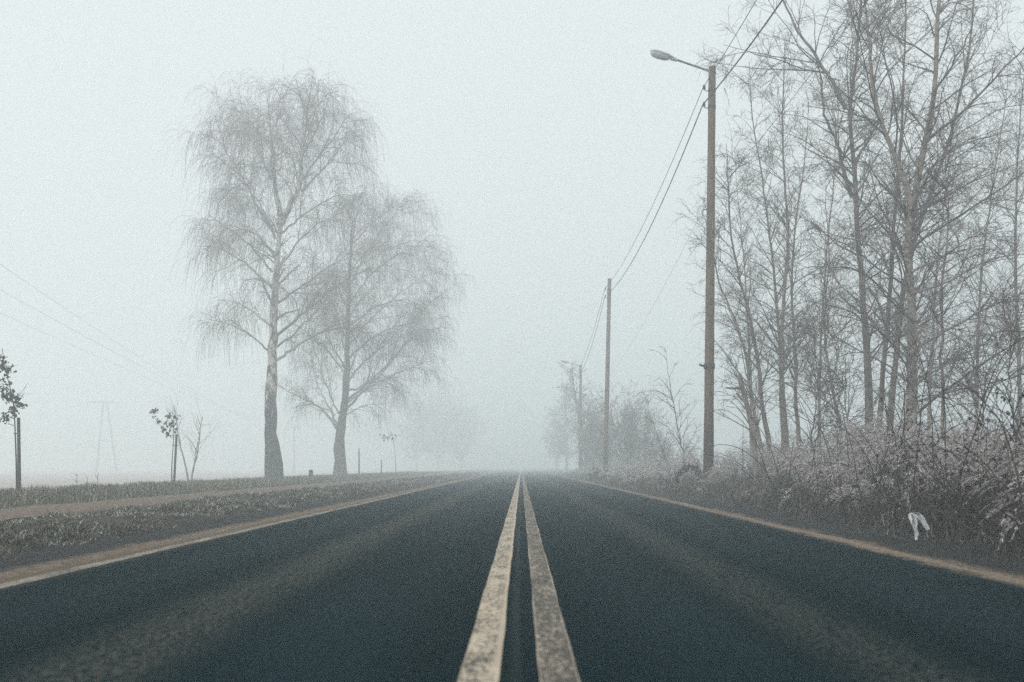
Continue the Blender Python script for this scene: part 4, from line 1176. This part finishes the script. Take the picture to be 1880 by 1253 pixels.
# single plants that stand out in it
def frosted_weed(x, ytop, X, label, n, spread, lean=.6, nf=14):
    D = X * F / (x - CX)
    g = np.array([X, D, hgt(X, D)])
    zt = P(x, ytop, D)[2] - g[2]
    root = empty('frosted_weed', g, label, 'weed', 'frosted plume weeds on the right verge')
    bs = np.stack([g[0] + rng.normal(0, spread, n), g[1] + rng.normal(0, spread, n), np.full(n, g[2] - .02)], 1)
    full = MB(); weed(full, bs, zt * rng.uniform(.75, 1.15, n), lean, nf, 0, 1, .34, fil=(.16, .38), azim=rng.normal(math.pi + rng.uniform(-.9, .9), .55, n))
    # split the stalks from the plumes
    sm, pm = MB(), MB()
    sm.v, sm.q, sm.mq, sm.n = [full.v[0]], [full.q[0]], [full.mq[0]], len(full.v[0])
    pm.add(np.concatenate(full.v[1:]), np.concatenate(full.q[1:]) - len(full.v[0]))
    sm.build('stalks', M['stalk'], root, loc=g)
    pm.build('plumes', M['plume'], root, loc=g)
for a in ((1455, 800, 5.3, 'frosted plume weed tallest among those just right of the leaning trees', 26, .22),
          (1500, 815, 4.8, 'frosted plume weed with bright curling tops below the thin grey trunk', 22, .2),
          (1600, 762, 5.6, 'frosted plume weed bowing over below the high forked tree', 30, .25),
          (1650, 775, 5.2, 'frosted plume weed at the foot of the leaning trunk', 26, .22),
          (1715, 775, 5.0, 'frosted plume weed below the thin dark crooked trunk', 26, .22),
          (1775, 765, 5.2, 'frosted plume weed bent left above the white rag', 26, .22),
          (1830, 790, 4.6, 'frosted plume weed near the brambles at the right edge', 22, .2),
          (1560, 850, 4.5, 'low frosted plume weed in front of the brown grass patch', 18, .18),
          (1650, 870, 4.3, 'low frosted plume weed behind the white rag', 18, .18),
          (1318, 872, 4.75, 'dry frosted weed leaning on the foot of the lamp pole', 6, .12),
          (1335, 850, 5.0, 'small frosted weed right of the lamp pole foot', 14, .14),
          (1150, 846, 5.4, 'pale frosted weed patch at the foot of the second pole', 40, .28)):
    frosted_weed(*a)

def bramble(x, ytop, X, label, n, spread, nl):
    D = X * F / (x - CX)
    g = np.array([X, D, hgt(X, D)])
    root = empty('bramble_bush', g, label, 'bush', 'dark bramble bushes at the right edge')
    bs = np.stack([g[0] + rng.normal(0, spread, n), g[1] + rng.normal(0, spread, n), np.full(n, g[2] - .02)], 1)
    zt = max(.25, P(x, ytop, D)[2] - g[2])
    par = np.stack([bs, bs + [0, 0, .1], bs + [0, 0, .2]], 1)
    s, r = spawn(par, np.full((n, 3), .02), 15, .2, 1, (5, 55), lambda t, L: zt * rng.uniform(.9, 1.7, len(t)), 9, .20, .13, .0055, .5, .9)
    m = MB(); m.tubes(s, r, 4)
    s2, r2 = spawn(s, r, 4, .25, 1, (25, 70), U(.1, .35), 4, .15, .18, .0035, .7); m.tubes(s2, r2, 3)
    m.build('stalks', M['stalk'], root, loc=g)
    m = MB(); an = np.concatenate([s2[:, -1], s2[:, 2], s[:, 5], s[:, 7]])
    an = an[rng.permutation(len(an))[:nl]]
    leaf_set(m, an, .036)
    m.build('foliage', M['dark_leaf'], root, loc=g)
for a in ((1860, 790, 4.2, 'dark bramble bush with curled leaves, tallest at the right edge', 12, .25, 420),
          (1800, 880, 3.95, 'dark bramble bush right behind the white rag', 12, .25, 300),
          (1722, 915, 4.15, 'dark bramble holding the white rag', 10, .25, 220),
          (1870, 930, 3.55, 'lowest dark bramble sprawling at the right edge by the sand', 10, .2, 260),
          (1620, 930, 4.0, 'low dark bramble left of the white rag', 9, .22, 180)):
    bramble(*a)

# dry brown arching plant beside the pole, dark evergreen tuft by the road
g0 = P(1262, 885, 25.5); g0[2] = hgt(g0[0], g0[1])
wp = empty('withered_plant', g0, 'dark withered plant arching over beside the lamp pole foot', 'plant')
m = MB()
st = np.array([resample([P(1290 + dx, 890, 25.5), P(1284 + dx, 862, 25.5), P(1268, 852 + dy, 25.5), P(1250, 858 + dy, 25.5), P(1241, 878, 25.5)], 10) for dx, dy in ((0, 0), (3, 3), (-4, 5))])
m.tubes(st, np.full((3, 10), .012), 5); m.build('stalks', M['stalk'], wp, loc=g0)
m = MB(); an = st[:, 3:].reshape(-1, 3); an = np.repeat(an, 4, 0) + rng.normal(0, .03, (len(an) * 4, 3)); leaf_set(m, an, .10, hang=1.6)
m.build('foliage', M['dark_leaf'], wp, loc=g0)
g0 = P(1100, 882, 47); g0[2] = hgt(g0[0], g0[1])
m = MB(); an = g0 + np.abs(rng.normal(0, 1, (500, 3))) * [0, 0, .17] + rng.normal(0, 1, (500, 3)) * [.22, .2, .02]; leaf_set(m, an, .11, hang=-.5)
tag(m.build('low_shrub', M['evergreen'], loc=g0), 'small dark evergreen tuft at the road edge below the second pole', 'shrub')

# the torn white rag caught in the brambles
X0 = 3.22; Dr = X0 * F / (1683 - CX)
g0 = P(1683, 965, Dr)
b = MB()
def rag(px, wd, fold, dy):
    n = len(px); c = np.array([P(x, y, Dr) + [0, dy * i / n, 0] for i, (x, y) in enumerate(px)])
    c = resample(c, 16); T = norm(np.gradient(c, axis=0)); sd = norm(np.cross(T, [0, 1.0, 0]))
    w_ = np.interp(np.linspace(0, 1, 16), np.linspace(0, 1, len(wd)), wd) * Dr / F
    K = 9; V = []
    for i in range(16):
        for kk in range(K):
            u = kk / (K - 1) * 2 - 1
            V.append(c[i] + sd[i] * u * w_[i] + np.array([0, 1, 0]) * (fold * math.sin(u * 4.2 + i * .35) * w_[i] + rng.normal(0, .002)) + rng.normal(0, .0015, 3))
    V = np.array(V)
    Q = np.array([[i * K + k_, i * K + k_ + 1, (i + 1) * K + k_ + 1, (i + 1) * K + k_] for i in range(15) for k_ in range(K - 1)])
    V2 = V + np.array([0, .003, 0])
    b.add(np.vstack([V, V2]), np.vstack([Q, Q[:, ::-1] + len(V)]))
rag([(1671, 943), (1676, 953), (1679, 968), (1684, 980), (1683, 992)], [3, 6, 7, 4, 5, 2], 1.0, 0)
rag([(1672, 942), (1683, 945), (1692, 955), (1701, 972)], [2, 4, 6, 5, 3], 1.0, -.05)
tag(b.build('plastic_rag', M['bag'], loc=g0), 'torn white plastic rag snagged low in the brambles by the road', 'rag')

# ------------------------------------------------------------------ the fog itself
hz = MB()
hx0, hx1, hy0, hy1, hz0, hz1 = -350, 350, -60, 400, -2.2, 27
hz.box(((hx0 + hx1) / 2, (hy0 + hy1) / 2, (hz0 + hz1) / 2), (hx1 - hx0, hy1 - hy0, hz1 - hz0))
hm = bpy.data.materials.new('fog'); hm.use_nodes = True
t = hm.node_tree; t.nodes.remove(t.nodes['Principled BSDF'])
pv = t.nodes.new('ShaderNodeVolumePrincipled')
pv.inputs['Color'].default_value = (0.925, 0.985, 1.0, 1)
pv.inputs['Density'].default_value = 0.0115
pv.inputs['Anisotropy'].default_value = 0.0
t.links.new(pv.outputs[0], t.nodes['Material Output'].inputs['Volume'])
ho = tag(hz.build('haze', hm, smooth=False), kind='stuff')
